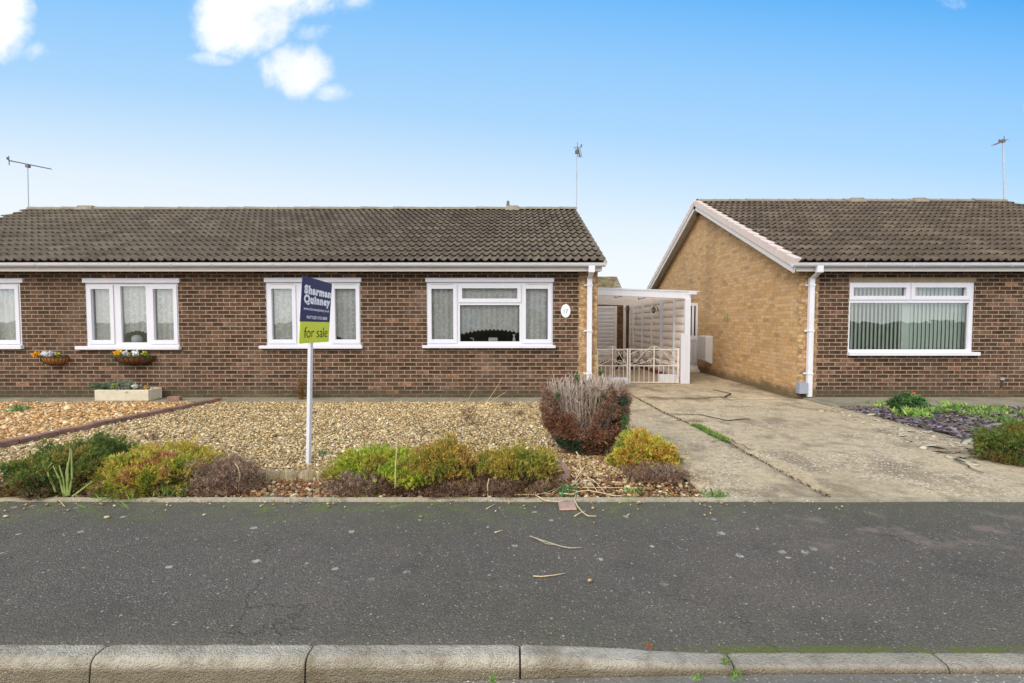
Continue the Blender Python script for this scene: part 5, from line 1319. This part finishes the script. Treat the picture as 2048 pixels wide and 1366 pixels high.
# ---- dead conifer
def conifer():
    px0, px1 = 1084, 1256; x0, y0 = G(1160, 922); Yc = y0 + .38; rx = (px1 - px0) / 2 / F * Yc; cx = (px0 + px1 - 2048) / 2 / F * Yc; H = PZ(749, Yc)
    t = thing('dead_conifer', 'large clipped dead conifer, rusty brown below with bare grey sticks on top', 'shrub', (cx, Yc, 0))
    # rounded bowl: radius grows from the foot then stays
    def rad(f): return rx * np.interp(f, [0, .1, .3, .55, .8, 1.0], [.44, .64, .92, 1.03, 1.03, .95])
    n = 15000; f = RNG.uniform(0, .9, n) ** .85; th = RNG.uniform(0, 2 * np.pi, n)
    lum = 1 + .10 * nz3(np.stack([np.cos(th), np.sin(th), f * 2], 1), 2.3, 5) + .05 * nz3(np.stack([np.cos(th), np.sin(th), f * 2], 1), 6, 2)
    rr = rad(f) * lum * RNG.uniform(.78, 1.0, n)
    C = np.stack([cx + rr * np.cos(th), Yc + rr * .85 * np.sin(th), f * H * .97 + .02], 1)
    g = nz3(C, 3.4, 31) + .5 * nz3(C, 9, 3)
    keep = RNG.uniform(0, 1, n) < np.clip(1.15 - 1.15 * np.maximum(0, f - .36) * 2.3 + g * 1.8, .04, 1)
    # open notch in the front where stems show
    xx = C[:, 0] - cx; notch = (np.abs(xx + .06) < .02 + .42 * np.clip(f - .28, 0, 1)) & (C[:, 1] < Yc + .1) & (f > .28)
    keep &= ~(notch & (RNG.uniform(0, 1, n) < .93))
    C, f, th, g, xx = C[keep], f[keep], th[keep], g[keep], xx[keep]; n = len(C)
    D = unit(np.stack([np.cos(th) * .8, np.sin(th) * .8, np.full(n, .9)], 1) + RNG.normal(0, .35, (n, 3)))
    idx = np.clip(((nz3(C, 6, 7) + RNG.normal(0, .25, n) + .6) / 1.2 * 6).astype(int), 0, 5)
    low = pal(['#7e5440', '#8e6048', '#9a6a50', '#705040', '#9c745e', '#a88068'], idx); up = pal(['#8a6c58', '#9a7c66', '#7a6050', '#aa9078', '#94725c', '#856856'], idx)
    k = np.clip((f - .35) * 3 + g, 0, 1)[:, None]; cl = low * (1 - k) + up * k
    grn = ((f < .22) & (xx < -.04) & (xx > -.32) & (C[:, 1] < Yc) & (f > .0 - xx * .2)) | (nz3(C, 4.3, 77) > .56)
    cl[grn] = pal(['#3f5a44', '#4a6a4c', '#385040', '#6a6248'], RNG.integers(0, 4, grn.sum()))
    leafmesh('foliage', [leaves(C, D, 6, .042, .007, .55, cl, .008)], t)
    # fans of stems
    b = MB(); tw = MB()
    for k in range(300):
        a = random.uniform(0, 2 * math.pi); q = random.random() ** .5; fr = q * rx * .93
        ex, ey = cx + math.cos(a) * fr, Yc + math.sin(a) * fr * .85; eh = H * random.uniform(.76, 1.06) * (1 - .10 * q)
        s = .35; r0 = random.uniform(.005, .013)
        mid = (cx + math.cos(a) * fr * .62 + random.gauss(0, .012), Yc + math.sin(a) * fr * .5, eh * .45)
        b.tube([(cx + math.cos(a) * .05 * q, Yc + math.sin(a) * .05, .0), (cx + math.cos(a) * fr * .3, Yc + math.sin(a) * fr * .25, eh * .2), mid, (cx + (ex - cx) * .88, Yc + (ey - Yc) * .88, eh * .75), (ex, ey, eh)], r0, 5, True, r0 * .55)
        for j in range(5):
            z = eh * random.uniform(.5, .98); w = z / eh; p = Vector((cx + (ex - cx) * (.55 + .45 * w), Yc + (ey - Yc) * (.5 + .5 * w), z))
            p2 = p + Vector((random.gauss(0, .035), random.gauss(0, .03), random.uniform(.03, .11)))
            if p2.z > H * 1.06: p2.z = H * 1.04
            tw.tube([p, p2], .0038, 4, True, .002)
    b.build('branches', plain('grey_dead_wood', '#a8988a', .9, .22, 25), t); tw.build('twigs', plain('dead_twigs', '#b2a294', .9, .25, 25), t)
    # live green tips
    for px, py, s in ((1155, 757, 1), (1202, 747, .9), (1165, 775, 1.2), (1246, 835, 1.6), (1248, 850, 1.5), (1195, 800, .8), (1115, 790, .8), (1205, 790, .6)):
        x, z = P(px, py, Yc - (.25 if py > 780 else 0)); m_ = int(60 * s); C = np.array([[x, Yc - (.3 if py > 780 else 0), z]]) + RNG.normal(0, .015 * s, (m_, 3)) * [1, 1, 1.3]
        leafmesh('green_tip', [leaves(C, unit(RNG.normal(0, 1, (m_, 3)) + [0, 0, .6]), 3, .025, .007, .6, pal(['#466a3c', '#567c44', '#3c5c38'], RNG.integers(0, 3, m_)))], t)
    MB().tube([(P(1202, 800, Yc)[0], Yc, H * .8), (P(1202, 750, Yc)[0], Yc, PZ(752, Yc))], .005, 5).tube([(P(1155, 790, Yc)[0], Yc, H * .8), (P(1155, 760, Yc)[0], Yc, PZ(760, Yc))], .005, 5).build('shoots', M['bark'], t)
conifer()

# ---- tangle of dry stems
Zc = lambda zx, zy: (1000 + zx / 6.827, 900 + zy / 6.827)
YV = 4.32
def stempt(zx, zy, r):
    px, py = Zc(zx, zy); x, y = G(px, py, .012)
    if y <= YV: return (x, y, .012 + (.012 if y > YB and y < YB + .07 else 0) + r)
    a, z = P(px, py, YV); return (a, YV, z + r)
ST = [([(200, 640), (490, 638), (640, 590), (780, 525), (1060, 570)], 'long pale stem on the left of the tangle, lying along the edging'), ([(280, 625), (480, 640), (620, 700), (780, 715), (910, 690)], 'pale stem curving over the edging onto the pavement'),
      ([(810, 600), (1000, 615), (1060, 575), (1210, 560), (1420, 600), (1560, 635), (1690, 632)], 'thick pale stem sweeping to the right at the front of the tangle'), ([(960, 510), (1200, 520), (1480, 520), (1860, 525)], 'straight pale stem reaching farthest right'),
      ([(1040, 30), (1090, 110), (1085, 200), (1105, 290), (1095, 390), (1215, 560)], 'forked stem rising highest against the conifer'), ([(1000, 470), (1090, 320), (1155, 232), (1190, 300), (1185, 370), (1330, 575)], 'stem bent into a sharp peak in the tangle'),
      ([(1190, 370), (1300, 440), (1370, 510), (1440, 600)], 'short right hand stem below the sharp peak of the tangle'), ([(995, 240), (1070, 300), (1180, 350), (1310, 540)], 'long straight stem slanting right through the tangle'), ([(1025, 310), (1050, 370), (1010, 450), (990, 490)], 'short kinked twig left of the sharp peak'),
      ([(1040, 600), (1015, 690), (1060, 780), (1130, 860), (1200, 910), (1315, 912)], 'stem hooking down onto the pavement over the slab fragment'), ([(1015, 912), (1100, 860), (1170, 838)], 'short pale twig crossing the stem on the pavement'),
      ([(560, 600), (700, 600), (880, 480)], 'thin twig at the far left of the tangle over the brown heather'), ([(1740, 520), (1790, 445)], 'tiny twig sticking up at the right end of the tangle'), ([(970, 335), (1020, 385)], 'tiny pale twig beside the pinkish edging block'), ([(1085, 200), (1065, 110), (1060, 60)], 'thin upper prong against the dark conifer foot'), ([(740, 470), (840, 500), (1010, 480), (1090, 380)], 'thin looping twig in the left of the tangle')]
for pts, lb in ST:
    r = .0055 if len(pts) > 4 else .004
    o = MB().tube([stempt(a, c, r) for a, c in pts], r, 6, True, r * .6).build('fallen_twig', M['dry'], smooth=True); tag(o, lb or 'short pale dry stem tangled among the others before the conifer', 'dry stem', 'tangle of dry stems')
def twig(pts, lb, m='dry', r=.0035):
    o = MB().tube([(*G(a, c, .006), .006) for a, c in pts], r, 5, True, r * .6).build('twig', M[m], smooth=True); tag(o, lb, 'twig', 'twigs lying loose on the pavement')
twig([(1059, 1072), (1085, 1081), (1120, 1092), (1140, 1096), (1164, 1095)], 'longest grey twig on the pavement, below the slab fragment', 'dryg', .005)
twig([(1066, 1074), (1092, 1087), (1118, 1091)], 'thin grey twig touching the longest one', 'dryg', .003)
twig([(1066, 1152), (1082, 1153), (1110, 1150), (1130, 1146)], 'tan twig alone in the middle of the pavement')
twig([(989, 1065), (1006, 1060)], 'tiny twig left of the longest grey twig')
twig([(972, 1018), (992, 1007)], 'small twig by the edging left of the tangle')
twig([(105, 990), (118, 1000), (130, 1013)], 'pinkish twig overhanging the pavement at the far left')
twig([(0, 1002), (60, 1000), (150, 997)], 'long thin stem along the edging at the far left', 'dryg')
twig([(620, 1004), (560, 996), (520, 992)], 'thin bent stem along the edging below the sign post', 'dryg')

# ================================================================ stone trough and wall baskets
x0, _ = P(189, 800, 8.95); x1, _ = P(297, 800, 8.95); x1b, _ = P(314, 800, 9.3); zt = PZ(780, 8.95)
TR_ = thing('stone_trough', 'cream stone trough with silvery plants below the left window', 'planter', ((x0 + x1) / 2, 9.1, 0))
b = MB(); b.plate((x0, x1, 0, zt), [], 8.95, 8.95 + .03); b.v = []; b.f = []
b.box(x0, x1, 8.95, 9.0, .01, zt).box(x0, x1, 9.26, 9.31, .01, zt).box(x0, x0 + .05, 9.0, 9.26, .01, zt).box(x1 - .05, x1, 9.0, 9.26, .01, zt).box(x0 + .05, x1 - .05, 9.0, 9.26, .01, zt - .04)
b.build('trough', M['stone'], TR_, bevel=.012)
def bunch(parent, name, cxs, Y, z, spreadx, n, hexes, L, W, up=1.0, m=5, zr=.02):
    C = np.stack([cxs + RNG.normal(0, spreadx, n), Y + RNG.normal(0, .05, n), z + RNG.uniform(-.01, zr, n)], 1)
    return leafmesh(name, [leaves(C, unit(RNG.normal(0, .6, (n, 3)) + [0, 0, up]), m, L, W, .6, pal(hexes, RNG.integers(0, len(hexes), n)), .006)], parent)
SV = ['#7f8a74', '#8e9884', '#6c7a62', '#a0a894']
bunch(TR_, 'foliage', P(213, 775, 9.1)[0], 9.1, zt - .02, .12, 150, ['#5a6e4e', '#6e8060', '#4c6044'], .09, .012, 1.2, 5, .08)
bunch(TR_, 'foliage', P(247, 775, 9.1)[0], 9.08, zt - .02, .1, 130, SV, .10, .03, 1.0, 5, .1)
bunch(TR_, 'foliage', P(280, 775, 9.1)[0], 9.1, zt - .02, .1, 70, ['#5a6e4e', '#7c8868'], .05, .016, 1, 4)
def blooms(parent, items, Y):
    for px, py, r, hx in items:
        x, z = P(px, py, Y); n = 16; C = np.tile([[x, Y, z]], (n, 1)) + RNG.normal(0, r * .3, (n, 3))
        leafmesh('flower', [leaves(C, unit(RNG.normal(0, 1, (n, 3)) + [0, -.8, .2]), 3, r, r * .9, .8, pal([hx], np.zeros(n, int), .06))], parent)
blooms(TR_, [(227, 770, .03, '#b8b83c'), (270, 773, .035, '#f0f0ee'), (291, 775, .03, '#e0b83c')], 9.0)
def basket(px0, px1, py0, py1, label, liner, items):
    x0, z1 = P(px0, py0, 9.25); x1, z0 = P(px1, py1, 9.25); cx = (x0 + x1) / 2; rx = (x1 - x0) / 2; h = z1 - z0
    t = thing('wall_basket', label, 'wall basket', (cx, 9.3, z0)); V = []; F_ = []; n = 24; m_ = 8
    dp = .2
    for j in range(m_ + 1):
        a = math.pi / 2 * j / m_
        for k in range(n + 1):
            th = math.pi * k / n; q = math.cos(a) ** .75 if j < m_ else .03; w = 1 + .02 * math.sin(k * 2.6 * 2)
            V.append((cx + rx * q * math.cos(th) * w, YF - .002 - dp * q * math.sin(th) * w, z1 - h * math.sin(a)))
    for j in range(m_):
        for k in range(n): q = j * (n + 1) + k; F_.append((q, q + 1, q + n + 2, q + n + 1))
    np_mesh('liner', V, F_, M[liner], parent=t, smooth=True)
    b = MB()
    for k in range(0, n + 1, 2):
        b.tube([(cx + (rx + .004) * (math.cos(math.pi / 2 * j / m_) ** .75 if j < m_ else .03) * math.cos(math.pi * k / n), YF - .002 - (dp + .006) * (math.cos(math.pi / 2 * j / m_) ** .75 if j < m_ else .03) * math.sin(math.pi * k / n), z1 - (h + .004) * math.sin(math.pi / 2 * j / m_)) for j in range(m_ + 1)], .004, 4)
    b.tube([(cx + (rx + .006) * math.cos(math.pi * k / n), YF - .002 - (dp + .008) * math.sin(math.pi * k / n), z1) for k in range(n + 1)], .007, 5)
    b.build('wire_frame', M['iron'], t)
    MB().quad(*[(cx + rx * .95 * math.cos(math.pi * k / n), YF - .003 - dp * .93 * math.sin(math.pi * k / n), z1 - .015) for k in range(n + 1)]).build('compost', M['soil'], t)
    n = int(60 * rx / .25); C = np.stack([cx + RNG.uniform(-.9, .9, n) * rx, YF - RNG.uniform(.04, .17, n), np.full(n, z1 - .01)], 1)
    leafmesh('foliage', [leaves(C, unit(RNG.normal(0, .7, (n, 3)) + [0, 0, 1]), 4, .055, .022, .6, pal(['#4c6a34', '#5f7e40', '#3c5a30', '#6c7a3c'], RNG.integers(0, 4, n)))], t)
    blooms(t, items, YF - .12)
basket(75, 126, 714, 731, 'small orange wall basket of pansies at the far left', 'coir', [(72, 709, .05, '#f0bc3c'), (88, 707, .04, '#e4e4ee'), (97, 708, .055, '#eeeef4'), (103, 706, .04, '#e0e0ea'), (115, 708, .03, '#c8c040')])
basket(221, 303, 713, 730, 'long brown wall basket of pansies under the three pane window', 'coird', [(233, 708, .055, '#f2b830'), (242, 706, .045, '#d8b838'), (253, 707, .055, '#f0f0f4'), (263, 707, .035, '#b89a30'), (271, 707, .05, '#eef0ee'), (289, 707, .04, '#c4c838')])
